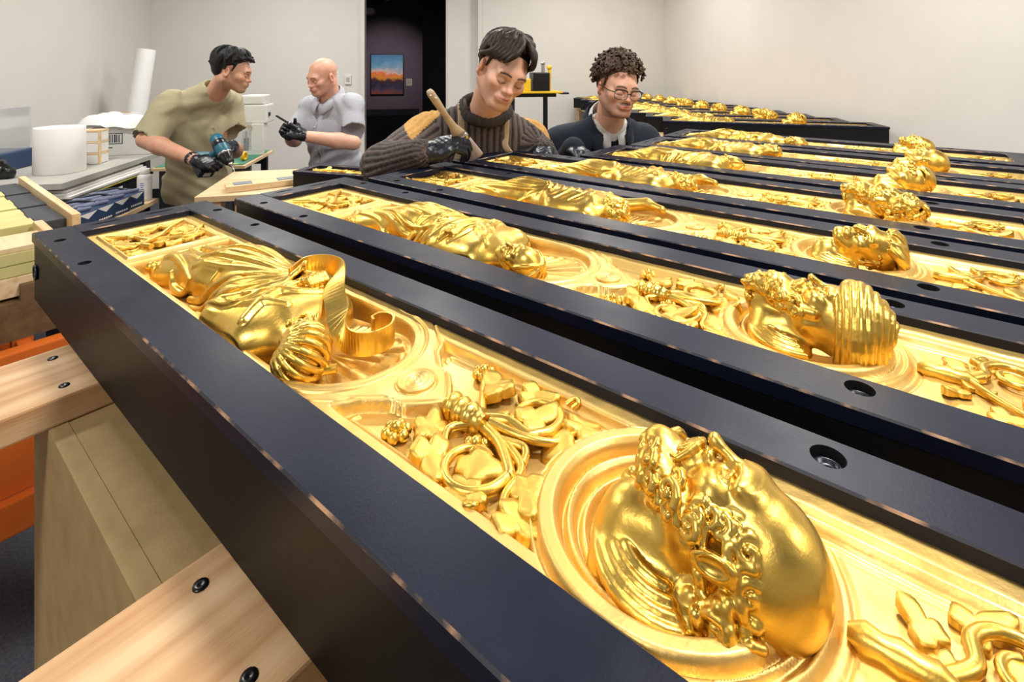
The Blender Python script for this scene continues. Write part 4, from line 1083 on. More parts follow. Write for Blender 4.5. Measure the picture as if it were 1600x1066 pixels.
def torso(vx, J, dx=0.0, k=.05, lat=1.0, dep=1.0):
    """clothed trunk from joints: sr, sl shoulders, ch chest, pv pelvis, f facing (xy)"""
    sr, sl, ch, pv = (np.array(J[q], float) for q in ('sr', 'sl', 'ch', 'pv')); x = sl-sr; x /= np.linalg.norm(x); up = ch-pv; up /= np.linalg.norm(up); y = np.cross(up, x); y /= np.linalg.norm(y); x = np.cross(y, up)
    R = np.column_stack([x, y, up]); mid = (sr+sl)/2
    vx.ell(ch, [(.175+dx)*lat, (.122+dx)*dep, .19], 0, 'u', R)
    vx.ell((ch+pv)/2, [(.160+dx)*lat, (.118+dx)*dep, .21], k, 'u', R)
    vx.ell(pv, [(.168+dx)*lat, (.120+dx)*dep, .16], k, 'u', R)
    vx.cap(sr, sl, .062+dx, .062+dx, k); vx.cap(mid, np.array(J['nk']), .085, .062, k)
    for q_, e_ in ((sr, -1), (sl, 1)): vx.cap(np.array(J['nk'])+x*e_*.035-np.array([0, 0, .030]), q_+(mid-q_)*.18, .052+dx, .058+dx, k)
    return R
def folds_fn(R, c, amp=.004, seed=0, fx=26, fz=17):
    c = np.array(c)
    def fn(X, Y, Z):
        P = np.stack([X, Y, Z], -1)-c; a = P@R[:, 0]; b = P@R[:, 1]; z = P@R[:, 2]
        w_ = np.sin(fx*a+9*np.sin(7*z+seed)+seed)*np.sin(fz*z+3*np.sin(11*a+seed))
        v = np.sin(41*z+17*a+seed*2+2*np.sin(19*b))
        return amp*(w_+.45*v*np.abs(w_))
    return fn
def trousers(parent, pv, fr, ft_l, ft_r, R, mat='trouser_dark'):
    pv = np.array(pv, float); lo = np.array([pv[0]-.32, pv[1]-.35, .05]); hi = np.array([pv[0]+.32, pv[1]+.35, pv[2]+.12])
    vx = Vox(lo, hi, .012); vx.ell(pv, [.168, .12, .13], 0, 'u', R)
    for ft, e in ((ft_r, -1), (ft_l, 1)):
        hip = pv+R[:, 0]*e*.085+np.array([0, 0, -.04]); kn = (hip+np.array([ft[0], ft[1], .08]))/2+np.array([fr[0], fr[1], 0])*.03; kn[2] = .50
        vx.cap(hip, kn, .088, .066, .05); vx.cap(kn, (ft[0], ft[1], .09), .066, .054, .03)
    ob('trousers', vx.mesh('trousers', mat), parent)
    a = math.atan2(fr[0], -fr[1])
    for ft in (ft_r, ft_l):
        v = Vox((-.07, -.20, -.005), (.07, .10, .13), .008); v.ell((0, -.05, .035), [.045, .135, .050], 0); v.cap((0, .03, .05), (0, .03, .11), .046, .044, .02); v.half((0, 0, -1.0), 0.0)
        ob('shoe', v.mesh('shoe', 'shoe_dark'), parent, (ft[0], ft[1], 0), (0, 0, a))
def collar_wings(root, R, c, nm, mt, r0, r1, z0, z1, a0):
    """two turned-down halves of a collar round the neck, open in front"""
    ringp = lambda a, r_, z_: c+r_*(math.cos(a)*R[:, 0]+math.sin(a)*R[:, 1])+np.array([0, 0, z_+.034*math.sin(a)])
    for e in (-1, 1):
        V = []
        for i in range(11):
            t = i/10; a = math.radians(-90+e*((90-a0)*1.0+(180-(90-a0))*t)); tip = max(0, 1-t*5)
            V += [ringp(a, r0, z0-.016*tip), ringp(a, (r0+r1)/2+.004, (z0+z1)/2+.012-.02*tip), ringp(a, r1, z1-.028*tip)]
        m = MB().add(V, [(3*i+j, 3*i+j+1, 3*i+j+4, 3*i+j+3) for i in range(10) for j in range(2)], smooth=True); o = m.build(nm, mt, root); md = o.modifiers.new('t', 'SOLIDIFY'); md.thickness = .004
def person_root(name, x, y, label):
    return empty('person', (x, y, 0), 0, label, 'person')
def finish_person(root):
    """children were modelled in world coordinates: hang them on the root without moving them"""
    for c in root.children:
        if c.name.split('.')[0] in ('shoe',): c.location.x -= root.location.x; c.location.y -= root.location.y
        else: c.location = (-root.location.x, -root.location.y, 0)
def hrot(yaw, pitch, roll=0): return rotm(0, 0, math.radians(yaw))@rotm(math.radians(pitch), 0, 0)@rotm(0, math.radians(roll), 0)

# ---- person 1: olive T-shirt, holding a drill
def person_tee():
    root = person_root('person', -1.74, 3.02, 'dark haired person in an olive T-shirt and black gloves holding a cordless drill')
    J = dict(sr=(-1.879, 2.830, 1.305), sl=(-1.715, 3.120, 1.300), ch=(-1.815, 2.993, 1.126), pv=(-1.856, 3.051, 0.836), nk=(-1.715, 2.950, 1.385))
    tf = TF((-1.548, 2.854, 1.500), hrot(104, 18, 0), .94)
    hv = head_vox(tf, .0035, lids=True)
    hv.cap(tf.p(0, .028, -.05), (-1.724, 2.960, 1.330), .052, .058, .03)
    sk = (206, 160, 134)
    parts = [(*hv.nets(), head_col(tf, sk, .25, (26, 20, 20)))]
    er, wrr = (-1.931, 2.709, 1.137), (-1.560, 2.552, 1.054); el, wl = (-1.632, 3.040, 1.021), (-1.515, 2.784, 1.097)
    skin_arm(parts, er, wrr, .044, .030, (198, 150, 124)); skin_arm(parts, el, wl, .040, .028, (190, 144, 118))
    vt = Vox((-2.146, 2.668, 0.685), (-1.392, 3.364, 1.311), .02); torso(vt, J, -.02); parts.append((*vt.nets(), sk))
    merge_body('body', parts, root)
    ob('hair', hair_mesh(tf, 'short', 'hair_black', .0035, 5), root)
    vx = Vox((-2.181, 2.552, 0.685), (-1.415, 3.341, 1.450), .0065); R = torso(vx, J, .012)
    vx.cap(J['pv'], (-1.856, 3.051, 0.685), .165, .172, .06)
    vx.cap(J['sr'], (-1.928, 2.728, 1.131), .082, .086, .03); vx.cap(J['sl'], (-1.655, 3.070, 1.114), .072, .074, .03)
    for (e, a) in (((-1.928, 2.728, 1.131), J['sr']), ((-1.655, 3.070, 1.114), J['sl'])):   # sleeve ends cut square, open
        e = np.array(e); d = e-np.array(a); d /= np.linalg.norm(d); vx.cap(e+d*.045, e+d*.10, .10, .10, 0, 's'); vx.cap(e-d*.02, e+d*.10, .058, .062, .0, 's')
    vx.cap((-1.712, 2.955, 1.362), (-1.650, 2.905, 1.475), .060, .068, .006, 's')
    vx.half((0, 0, -1.0), -.745)
    vx.displace(folds_fn(R, J['ch'], .0085, 1.3, 30, 17))
    ob('shirt', vx.mesh('shirt', 'tee_olive'), root)
    ax = np.array((.45, -.36, .82)); ax /= np.linalg.norm(ax); e1 = R[:, 0]-ax*(R[:, 0]@ax); e1 /= np.linalg.norm(e1); e2 = np.cross(ax, e1)
    MB().tube([np.array((-1.698, 2.943, 1.384))+.0665*(math.cos(a)*e1+math.sin(a)*e2) for a in np.linspace(0, 2*math.pi, 33)], .009, 8).build('neckband', 'tee_olive', root)
    em = []
    for a in np.linspace(0, 2*math.pi, 17):
        p, n = surf(vx, np.array(J['ch'])+R[:, 0]*(.0+.014*math.cos(a))+R[:, 2]*(.060+.020*math.sin(a)), -R[:, 1], .3); em.append(p-n*.0015)
    MB().tube(em, .0018, 6).build('embroidered_ring', 'tee_olive', root)
    glove(root, wrr, (.92, -.10, -.10), (-.15, -.75, .65), (.85, .9, .95, 1.0), 1, .95, thumb=(.6, .5, -.5), tflex=.5, fore=np.array(wrr)-np.array(er))
    glove(root, wl, (.30, -.90, .05), (.75, .1, .65), (.75, .8, .85, .9), -1, .92, tflex=.5, fore=np.array(wl)-np.array(el))
    trousers(root, J['pv'], (.82, -.57), (-1.76, 3.16), (-1.95, 2.98), R)
    finish_person(root); return root
# ---- person 2: bald, grey short-sleeved shirt
def person_bald():
    root = person_root('person', -1.17, 3.42, 'bald person in a light grey short sleeved shirt holding a thin black tool')
    J = dict(sr=(-1.322, 3.409, 1.252), sl=(-1.020, 3.272, 1.264), ch=(-1.174, 3.363, 1.075), pv=(-1.151, 3.420, 0.790), nk=(-1.174, 3.346, 1.309))
    tf = TF((-1.203, 3.260, 1.463), hrot(-34, 20, 4), .96); sk = (220, 168, 144)
    hv = head_vox(tf, .0035, lids=True, jaw=1.08, cran=.99); hv.cap(tf.p(0, .028, -.05), (-1.174, 3.363, 1.235), .060, .068, .03)
    parts = [(*hv.nets(), head_col(tf, sk, .28, (92, 66, 54), bald=True))]
    el, wl = (-0.969, 3.141, 1.058), (-1.214, 2.987, 1.121); er, wr = (-1.385, 3.283, 1.053), (-1.317, 3.044, 1.115)
    skin_arm(parts, el, wl, .046, .030, (222, 174, 150)); skin_arm(parts, er, wr, .044, .030, (214, 166, 142))
    vt = Vox((-1.482, 3.078, 0.642), (-0.855, 3.705, 1.338), .02); torso(vt, J, -.02); parts.append((*vt.nets(), sk))
    merge_body('body', parts, root)
    vx = Vox((-1.550, 3.032, 0.631), (-0.798, 3.705, 1.383), .0065); R = torso(vx, J, .010, dep=1.1, lat=1.0)
    vx.cap(J['pv'], (-1.163, 3.420, 0.631), .18, .185, .06)
    se, le = np.array((-1.374, 3.312, 1.110)), np.array((-0.983, 3.181, 1.115))
    vx.cap(J['sr'], se, .078, .074, .03); vx.cap(J['sl'], le, .080, .078, .03)
    for e, a in ((se, J['sr']), (le, J['sl'])): d = e-np.array(a); d /= np.linalg.norm(d); vx.cap(e+d*.05, e+d*.11, .10, .10, 0, 's'); vx.cap(e-d*.02, e+d*.10, .058, .062, 0, 's')
    vx.cap((-1.180, 3.363, 1.201), (-1.197, 3.306, 1.406), .070, .082, .008, 's'); vx.half((0, 0, -1.0), -.72)
    vx.displace(folds_fn(R, J['ch'], .0075, 4.1, 34, 19))
    sh = ob('shirt', vx.mesh('shirt', 'shirt_grey'), root)
    def front(a, b, o=0.0):   # a point on the shirt front: a lateral, b up from the chest
        p, n = surf(vx, np.array(J['ch'])+R[:, 0]*a+R[:, 2]*b, -R[:, 1], .3); return p+n*o
    MB().tube([front(.0, .12-.012*i, .001) for i in range(32)], [.012]*32, 6, flat=.25).build('button_placket', 'shirt_grey', root)
    for i in range(5):
        p = front(.0, .10-.075*i, .007); MB().lathe([(.0001, .004), (.006, .003), (.0065, 0)], n=12, M=Matrix.Translation(Vector(p))@Matrix(frame_from(R[:, 0], -R[:, 1])).to_4x4()).build('button', 'white_cotton', root)
    pk = MB(); g_ = [[front(.045+.10*i/4, .07-.11*j/4, .005) for j in range(5)] for i in range(5)]; pk.add([q for r_ in g_ for q in r_], [(5*i+j, 5*i+j+1, 5*i+j+6, 5*i+j+5) for i in range(4) for j in range(4)], smooth=True); pk.build('pocket', 'shirt_grey', root)
    collar_wings(root, R, np.array(J['nk'])+np.array([-.008, -.022, .020]), 'collar', 'shirt_grey', .070, .112, .030, -.030, 80)
    glove(root, wl, (-.85, -.20, .38), (.20, -.75, .60), (.75, .8, .85, .9), -1, .95, thumb=(.7, .5, -.3), tflex=.5, fore=np.array(wl)-np.array(el))
    glove(root, wr, (-.15, -.62, .60), (-.80, .0, .45), (.7, .75, .8, .85), 1, .92, tflex=.5, fore=np.array(wr)-np.array(er))
    trousers(root, J['pv'], (-.4, -.9), (-1.06, 3.44), (-1.28, 3.46), R)
    finish_person(root); return root
# ---- person 3: ribbed sweater and apron, brushing a panel
def seg_dist(P, a, b):
    a = np.array(a, float); b = np.array(b, float); ab = b-a; t = np.clip((P-a)@ab/(ab@ab), 0, 1); q = P-a-t[:, None]*ab
    return np.linalg.norm(q, axis=1), t, q
def person_sweater():
    root = person_root('person', -.15, 2.05, 'person in a brown ribbed sweater and apron leaning over a panel with a brush')
    J = dict(sr=(-.310, 1.87, 1.268), sl=(.055, 1.955, 1.232), ch=(-.125, 1.955, 1.13), pv=(-.15, 2.08, .92), nk=(-.103, 1.862, 1.372))
    tf = TF((-.028, 1.655, 1.508), hrot(20, 24, 19), .95); sk = (222, 176, 152)
    hv = head_vox(tf, .0028, lids=True); hv.cap(tf.p(0, .026, -.05), (-.105, 1.870, 1.33), .054, .060, .03)
    parts = [(*hv.nets(), head_col(tf, sk, .12, (34, 26, 22)))]
    vt = Vox((-.45, 1.7, .8), (.25, 2.3, 1.36), .02); torso(vt, J, -.02); parts.append((*vt.nets(), sk))
    merge_body('body', parts, root)
    ob('hair', hair_mesh(tf, 'sweep', 'hair_brown', .0032, 8), root)
    er, wrr = np.array((-.415, 1.665, 1.205)), np.array((-.268, 1.540, 1.262)); el, wl = np.array((.165, 2.00, 1.09)), np.array((.115, 1.875, 1.225))
    vx = Vox((-.56, 1.48, .78), (.36, 2.34, 1.42), .0062); R = torso(vx, J, .016)
    bones = [(J['sr'], er), (er, wrr), (J['sl'], el), (el, wl)]
    vx.cap(J['sr'], er, .080, .066, .04); vx.cap(er, wrr, .068, .042, .03); vx.cap(J['sl'], el, .078, .062, .04); vx.cap(el, wl, .062, .040, .03)
    vx.cap((-.100, 1.860, 1.385), (-.085, 1.81, 1.50), .064, .072, .006, 's'); vx.half((0, 0, -1.0), -.82)
    Rc = R; ch = np.array(J['ch'])
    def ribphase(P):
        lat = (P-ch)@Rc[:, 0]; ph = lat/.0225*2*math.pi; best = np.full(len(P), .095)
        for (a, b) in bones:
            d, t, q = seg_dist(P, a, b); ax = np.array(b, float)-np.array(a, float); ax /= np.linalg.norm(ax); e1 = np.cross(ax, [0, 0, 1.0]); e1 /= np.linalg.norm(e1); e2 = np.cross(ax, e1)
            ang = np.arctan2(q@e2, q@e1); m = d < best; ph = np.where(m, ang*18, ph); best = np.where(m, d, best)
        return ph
    def rib(X, Y, Z):
        P = np.stack([X, Y, Z], -1); c = np.cos(ribphase(P)); return -.0030*np.sign(c)*np.abs(c)**.6+.006*np.sin(21*Z+13*X)*np.sin(17*X+9*Y)
    vx.displace(rib)
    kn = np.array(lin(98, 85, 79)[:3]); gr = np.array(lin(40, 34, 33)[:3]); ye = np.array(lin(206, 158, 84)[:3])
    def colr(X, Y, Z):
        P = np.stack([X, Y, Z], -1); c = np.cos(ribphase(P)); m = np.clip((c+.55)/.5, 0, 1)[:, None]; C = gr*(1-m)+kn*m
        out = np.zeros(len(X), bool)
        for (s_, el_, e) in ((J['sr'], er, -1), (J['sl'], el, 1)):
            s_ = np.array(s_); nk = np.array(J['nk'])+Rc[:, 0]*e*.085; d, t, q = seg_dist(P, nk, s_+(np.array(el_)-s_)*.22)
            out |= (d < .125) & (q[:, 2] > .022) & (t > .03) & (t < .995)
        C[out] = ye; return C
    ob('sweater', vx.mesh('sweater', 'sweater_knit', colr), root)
    # ribbed collar
    cn = np.array((-.096, 1.846, 1.374)); ax = np.array((.10, -.45, .88)); ax /= np.linalg.norm(ax); e1 = Rc[:, 0]-ax*(Rc[:, 0]@ax); e1 /= np.linalg.norm(e1); e2 = np.cross(ax, e1)
    V = []; N_ = 90
    for i in range(N_):
        a = 2*math.pi*i/N_; o = .0022*math.cos(a*30); dv = math.cos(a)*e1+math.sin(a)*e2
        for (r_, z_) in ((.090, -.026), (.099, -.010), (.096, .010), (.086, .020), (.077, .014), (.076, -.014)): V.append(cn+dv*(r_+o)+ax*z_)
    MB().add(V, [(6*i+j, 6*((i+1) % N_)+j, 6*((i+1) % N_)+(j+1) % 6, 6*i+(j+1) % 6) for i in range(N_) for j in range(6)], smooth=True).build('collar', pm('collar_knit', (66, 58, 55), .9, rgb2=(50, 44, 42), nscale=60, bump=.3, bscale=800).name, root)
    # apron: bib on the chest and two straps over the shoulders
    def front(a, b, o=.006):
        p, n = surf(vx, ch+R[:, 0]*a+R[:, 2]*b, -R[:, 1], .35); return p+n*o
    na, nb = 15, 13; G = [[front(-.115+.25*i/(na-1), .065-.33*j/(nb-1), .008) for j in range(nb)] for i in range(na)]
    m = MB(); m.add([q for r_ in G for q in r_], [(nb*i+j, nb*i+j+1, nb*i+j+nb+1, nb*i+j+nb) for i in range(na-1) for j in range(nb-1)], smooth=True)
    o = m.build('apron_bib', 'apron_canvas', root); md = o.modifiers.new('t', 'SOLIDIFY'); md.thickness = .004; md.offset = 1
    MB().tube([front(-.115+.25*i/20, .062, .012) for i in range(21)], .006, 8).build('apron_hem', 'apron_canvas', root)
    for (a0, e) in ((-.105, -1), (.125, 1)):
        pts = [front(a0, .05, .012), front(a0-.003*e, .085, .012), front(a0-.006*e, .115, .012)]
        for t in np.linspace(0, 1, 6):
            base_ = np.array(J['nk'])+(np.array(J['sr' if e < 0 else 'sl'])-np.array(J['nk']))*.42; d = -R[:, 1]*math.cos(t*2.2)+R[:, 2]*math.sin(t*2.2)+np.array([0, 0, .35]); p, n = surf(vx, base_+np.array([0, 0, -.06]), d, .3); pts.append(p+n*.004)
        MB().tube(catmull(pts, 3), .012, 8, flat=.22, up=R[:, 1]).build('apron_strap', pm('strap_tan', (176, 156, 130), .9, bump=.2, bscale=500).name if 'strap_tan' not in MATS else 'strap_tan', root)
    glove(root, wrr+np.array((.012, 0, 0)), (.88, .10, .32), (-.25, -.55, .80), (.78, .75, .78, .85), 1, 1.08, h=.003, thumb=(.75, .35, -.55), tflex=.35, spread=.03, fore=wrr-er)
    glove(root, wl, (-.10, -.85, -.10), (0, -.2, .95), (.5, .55, .6, .6), -1, .92, tflex=.4, fore=wl-el)
    trousers(root, J['pv'], (.3, -.95), (-.05, 2.15), (-.27, 2.12), R)
    finish_person(root); return root
# ---- person 4: glasses, navy jacket over a white shirt
def person_glasses():
    root = person_root('person', .42, 2.4, 'curly haired person with glasses and moustache in a navy jacket over a white collar')
    J = dict(sr=(.230, 2.25, 1.175), sl=(.580, 2.32, 1.175), ch=(.415, 2.31, 1.04), pv=(.42, 2.40, .84), nk=(.415, 2.245, 1.275))
    tf = TF((.438, 2.125, 1.438), hrot(14, 12, 6), .97); sk = (222, 174, 150)
    hv = head_vox(tf, .0032, lids=True, jaw=1.04); hv.cap(tf.p(0, .028, -.05), (.42, 2.255, 1.21), .056, .064, .03)
    parts = [(*hv.nets(), head_col(tf, sk, .38, (58, 40, 32), mous=True))]
    vt = Vox((.1, 2.1, .7), (.75, 2.6, 1.3), .02); torso(vt, J, -.02); parts.append((*vt.nets(), sk)); merge_body('body', parts, root)
    ob('hair', hair_mesh(tf, 'curl', 'hair_curly', .0032, 12), root)
    el, wl = np.array((.580, 2.31, .97)), np.array((.50, 2.15, .99)); er, wr = np.array((.165, 2.175, 1.02)), np.array((.235, 1.965, 1.205))
    vx = Vox((-.0, 1.86, .68), (.84, 2.62, 1.34), .0068); R = torso(vx, J, .022)
    vx.cap(J['sr'], er, .084, .068, .04); vx.cap(er, wr, .066, .045, .03); vx.cap(J['sl'], el, .084, .066, .04); vx.cap(el, wl, .064, .044, .03)
    vx.cap((.415, 2.26, 1.215), (.425, 2.18, 1.36), .068, .084, .006, 's'); vx.cap((.425, 2.17, 1.27), (.42, 2.11, 1.15), .046, .008, .008, 's'); vx.half((0, 0, -1.0), -.72)
    vx.displace(folds_fn(R, J['ch'], .0050, 2.2, 20, 16))
    ob('jacket', vx.mesh('jacket', 'jacket_navy'), root)
    # white shirt seen in the opening, with a turned-down collar
    v2 = Vox((.2, 2.05, .95), (.64, 2.5, 1.33), .008); torso(v2, J, .010); v2.cap((.418, 2.25, 1.262), (.425, 2.19, 1.38), .060, .070, .004, 's'); v2.half((0, 0, -1.0), -1.0); ob('undershirt', v2.mesh('undershirt', 'white_cotton'), root)
    for (nm, mt, r0, r1, z0, z1, a0) in (('shirt_collar', 'white_cotton', .068, .090, .030, -.026, 78), ('jacket_collar', 'jacket_navy', .090, .112, .022, -.040, 58)): collar_wings(root, R, np.array((.418, 2.235, 1.280)), nm, mt, r0, r1, z0, z1, a0)
    for (a, b) in ((-.045, .065), (.075, .065), (.10, .10)):
        p, n = surf(vx, np.array(J['ch'])+R[:, 0]*a+R[:, 2]*b, -R[:, 1], .3)
        MB().lathe([(.0001, .004), (.003, .005), (.0045, .003), (.0085, .004), (.009, 0)], n=16, M=Matrix.Translation(Vector(p+n*.001))@Matrix(frame_from(R[:, 0], -R[:, 1])).to_4x4()).build('snap_button', 'steel', root)
    # glasses
    P = tf.p; gl = MB()
    for e in (-1, 1):
        ring = []
        for a in np.linspace(0, 2*math.pi, 25):
            c, s = math.cos(a), math.sin(a); g2 = (abs(c)**3.2+abs(s)**3.2)**(-1/3.2); ring.append(P(e*.034+.0265*c*g2, -.108+.010*abs(c*g2)*(1 if e*c > 0 else .0), -.010+.0195*s*g2))
        gl.tube(ring, .0013, 8); gl.tube([P(e*.034+.0265*math.cos(a)*1.0*(abs(math.cos(a))**3.2+abs(math.sin(a))**3.2)**(-1/3.2), -.1085+.010*max(0, e*math.cos(a)), -.008+.0195*math.sin(a)*(abs(math.cos(a))**3.2+abs(math.sin(a))**3.2)**(-1/3.2)) for a in np.linspace(.15*math.pi, .85*math.pi, 11)], .0024, 8)
        gl.tube([P(e*.0605, -.097, -.002), P(e*.080, -.075, .0), P(e*.086, .0, .004), P(e*.082, .018, -.004)], .0020, 8)
    gl.tube([P(-.0085, -.111, -.004), P(0, -.116, -.001), P(.0085, -.111, -.004)], .0022, 8)
    g = gl.build('glasses', 'frame_black', root)
    for e in (-1, 1):
        V = [P(e*.034, -.1085, -.010)]
        for a in np.linspace(0, 2*math.pi, 25)[:-1]:
            c, s = math.cos(a), math.sin(a); g2 = (abs(c)**3.2+abs(s)**3.2)**(-1/3.2); V.append(P(e*.034+.0255*c*g2, -.108+.010*abs(c*g2)*(1 if e*c > 0 else .0), -.010+.0185*s*g2))
        MB().add(V, [(0, 1+i, 1+(i+1) % 24) for i in range(24)]).build('lens', 'lens', root)
    glove(root, wr, (.20, -.92, .02), (0, .1, 1), (.35, .4, .4, .45), 1, .95, tflex=.4, fore=wr-er)
    glove(root, wl, (-.3, -.7, .2), (.3, -.3, .8), (.5, .5, .5, .5), -1, .95, fore=wl-el)
    trousers(root, J['pv'], (.1, -1), (.54, 2.42), (.31, 2.42), R)
    finish_person(root); return root
person_tee(); person_bald(); person_sweater(); person_glasses()
# ================================================================== things around the panels
pm('paper_white', (226, 224, 220), .8, bump=.05, bscale=300)
pm('foil_white', (232, 232, 230), .35, bump=.1, bscale=40)
pm('board_grey', (178, 177, 170), .6, rgb2=(166, 165, 158), nscale=6)
pm('green_mat', (60, 124, 104), .6)
pm('plastic_white', (216, 214, 208), .4)
pm('carton_white', (206, 204, 200), .75)
pm('carton_blue', (34, 58, 92), .55)
pm('print_dark', (44, 48, 62), .7)
pm('tape_blue', (34, 92, 186), .5)
pm('yellow_foam', (205, 196, 132), .8, rgb2=(190, 180, 116), nscale=12, bump=.1, bscale=200)
pm('charcoal_foam', (64, 66, 72), .8, bump=.15, bscale=200)
pm('yellow_paint', (236, 190, 30), .4)
pm('yellow_line', (214, 200, 70), .6)
pm('teal_plastic', (18, 92, 112), .4)
pm('grey_panel', (128, 132, 140), .7)
pm('crate_brown', (120, 92, 58), .7, rgb2=(96, 72, 46), nscale=5, stretch=(1, 8, 8))
pm('acrylic', (225, 228, 230), .08, trans=.7, alpha=.45)
pm('bristle', (204, 186, 176), .8, rgb2=(168, 148, 140), nscale=90, stretch=(1, 1, .1))
pm('handle_wood', (196, 176, 148), .55, rgb2=(172, 150, 120), nscale=30)
def pbox(mb, u0, v0, z0, u1, v1, z1, mi=0, bev=0):   # box in the panels' frame, world coordinates
    c = pworld((u0+u1)/2, (v0+v1)/2); mb.box(-(u1-u0)/2, -(v1-v0)/2, z0, (u1-u0)/2, (v1-v0)/2, z1, mi, TM((c[0], c[1], 0), (0, 0, PHI)), bev); return mb
def uroot(name, u, v, z, label, cat, group=None):
    p = pworld(u, v); return empty(name, (p[0], p[1], z), PHI, label, cat, group)
# supports under the near panels: flat timbers on fibreboard pedestals
BZ = TOP-PT
for i, (u0, u1, v0, v1, lab) in enumerate(((.247, .402, -.62, 1.33, 'pale flat timber with two screws jutting out beside the foreground panel end'), (.775, .920, -.62, 2.33, 'wide flat timber with knots and screws at the bottom left corner'), (1.235, 1.375, -.02, 2.33, 'flat timber carrying the right hand ends of the panels'))):
    r = uroot('support_beam', (u0+u1)/2, v0, BZ-.036, lab, 'timber', 'timbers under the panels')
    MB().box(0, -(u1-u0)/2, 0, v1-v0, (u1-u0)/2, .0358, 0, bev=.003).build('plank', 'pine', r, rot=(0, 0, math.pi/2))
    if i < 2:
        for (du, dv) in ((-.045, .60), (.050, .595)):
            m = MB(); m.lathe([(.0062, -.0004), (.0058, .0007), (.0025, .0009), (.0001, .0002)], n=12); m.build('screw', 'frame_black', r, (du, dv, .0362))
for (u0, u1, v0, v1, lab) in ((.315, 1.20, -.045, .22, 'tall fibreboard pedestal under the foreground panel'), (.33, 1.35, 1.02, 1.27, 'fibreboard pedestal hidden under the middle panels'), (.72, 1.40, 2.02, 2.28, 'fibreboard pedestal under the farthest near panel')):
    r = uroot('pedestal', u0, v0, 0, lab, 'pedestal', 'pedestals under the panels'); H = BZ-.0362; t = .019
    MB().box(0, 0, 0, u1-u0, t, H).build('side_board', 'mdf', r); MB().box(0, v1-v0-t, 0, u1-u0, v1-v0, H).build('side_board', 'mdf', r)
    MB().box(0, t+.0006, 0, t, v1-v0-t-.0006, H).build('end_board', 'mdf', r); MB().box(u1-u0-t, t+.0006, 0, u1-u0, v1-v0-t-.0006, H).build('end_board', 'mdf', r)
    MB().box(t+.0006, t+.0006, H-t, u1-u0-t-.0006, v1-v0-t-.0006, H-.0008).build('top_board', 'mdf', r)
# orange cart on the left, with a tray of padded bars on it
r = uroot('orange_cart', -.90, -.13, 0, 'orange painted steel cart frame standing behind the timbers', 'cart')
for (x, y) in ((-.48, -.36), (.49, -.36), (-.48, .31), (.49, .31)): MB().box(x-.03, y-.03, .10, x+.03, y+.03, .855, bev=.004).build('post', 'orange_paint', r)
for (z0, z1) in ((.79, .855), (.43, .51)):
    for y in (-.36, .31): MB().box(-.448, y-.02, z0, .458, y+.02, z1, bev=.004).build('long_rail', 'orange_paint', r)
    for x in (-.48, .49): MB().box(x-.02, -.328, z0, x+.02, .278, z1, bev=.004).build('cross_rail', 'orange_paint', r)
for x in (.485,):
    MB().box(x-.008, -.325, .515, x+.002, -.02, .785).build('end_panel', 'orange_paint', r); MB().box(x-.008, .02, .515, x+.002, .275, .785).build('end_panel', 'orange_paint', r); MB().box(x-.02, -.018, .515, x+.012, .018, .785).build('stay', 'orange_paint', r)
for (x, y) in ((-.48, -.36), (.49, -.36), (-.48, .31), (.49, .31)):
    MB().cyl((x, y-.02, .05), (x, y+.02, .05), .05, n=20).build('caster', 'black_hole', r)
r = uroot('bar_tray', -.48, -.45, .926, 'wooden tray stacked with yellow padded bars beside the foreground panel', 'tray')
MB().box(-.98, 0, -.0695, .02, .655, .022).build('base_board', 'crate_brown', r)
MB().box(-.98, .0, .022, .02, .10, .06).build('bearer', 'crate_brown', r); MB().box(-.98, .50, .022, .02, .60, .06).build('bearer', 'crate_brown', r)
MB().box(-.165, -.02, .030, .0, .645, .078, bev=.002).build('front_rail', 'pine_pale', r)
for j, (z0, z1) in enumerate(((.079, .108), (.1085, .1375))): MB().box(-.15, -.02, z0, -.002+.002*j, .640, z1, bev=.002).build('padded_bar', 'yellow_foam', r)
MB().box(-.145, -.02, .138, -.006, .560, .150, bev=.001).build('cover_board', 'ply', r)
MB().box(-.98, .632, .065, .0-.16, .652, .172, bev=.002).build('side_rail', 'pine_pale', r); MB().box(-.20, .555, .100, -.005, .575, .164, bev=.002).build('short_rail', 'pine_pale', r)
bar1 = None
for i in range(9):
    x0 = -.98+.085*i
    o = MB().box(x0+.002, -.02, .095, x0+.082, .565-.004*(i % 2), .150+.002*(i % 3), bev=.003).build('padded_bar', 'yellow_foam', r)
    MB().box(x0+.002, .567-.004*(i % 2), .095, x0+.082, .628, .149+.002*(i % 3), bev=.003).build('bar_end', 'charcoal_foam', r)
# ---- tables on the left, square with the room
DV = -RQ; EV = RE
def dw(p, a, b): return np.array(p)+a*EV+b*DV     # a to the right along the back wall, b away from the viewer
def rtable(name, p, w, d, z, th, mat, label, leg='dark_steel', legs=True, cat='table'):
    r = empty(name, (p[0], p[1], 0), YAW, label, cat)
    MB().box(0, 0, z-th, w, d, z, bev=.002).build('table_top', mat, r)
    if legs:
        for (x, y) in ((.05, .05), (w-.05, .05), (.05, d-.05), (w-.05, d-.05)): MB().box(x-.02, y-.02, 0, x+.02, y+.02, z-th).build('leg', leg, r)
        MB().box(.07, .04, z-th-.07, w-.07, .06, z-th-.001).build('apron_rail', leg, r); MB().box(.07, d-.06, z-th-.07, w-.07, d-.04, z-th-.001).build('apron_rail', leg, r)
    return r
# work table with the glove boxes
p = dw((-1.84, 2.20), -.30, 0); rtable('work_table', p, .30, .64, .80, .024, 'ply', 'plywood work table holding the blue glove boxes')
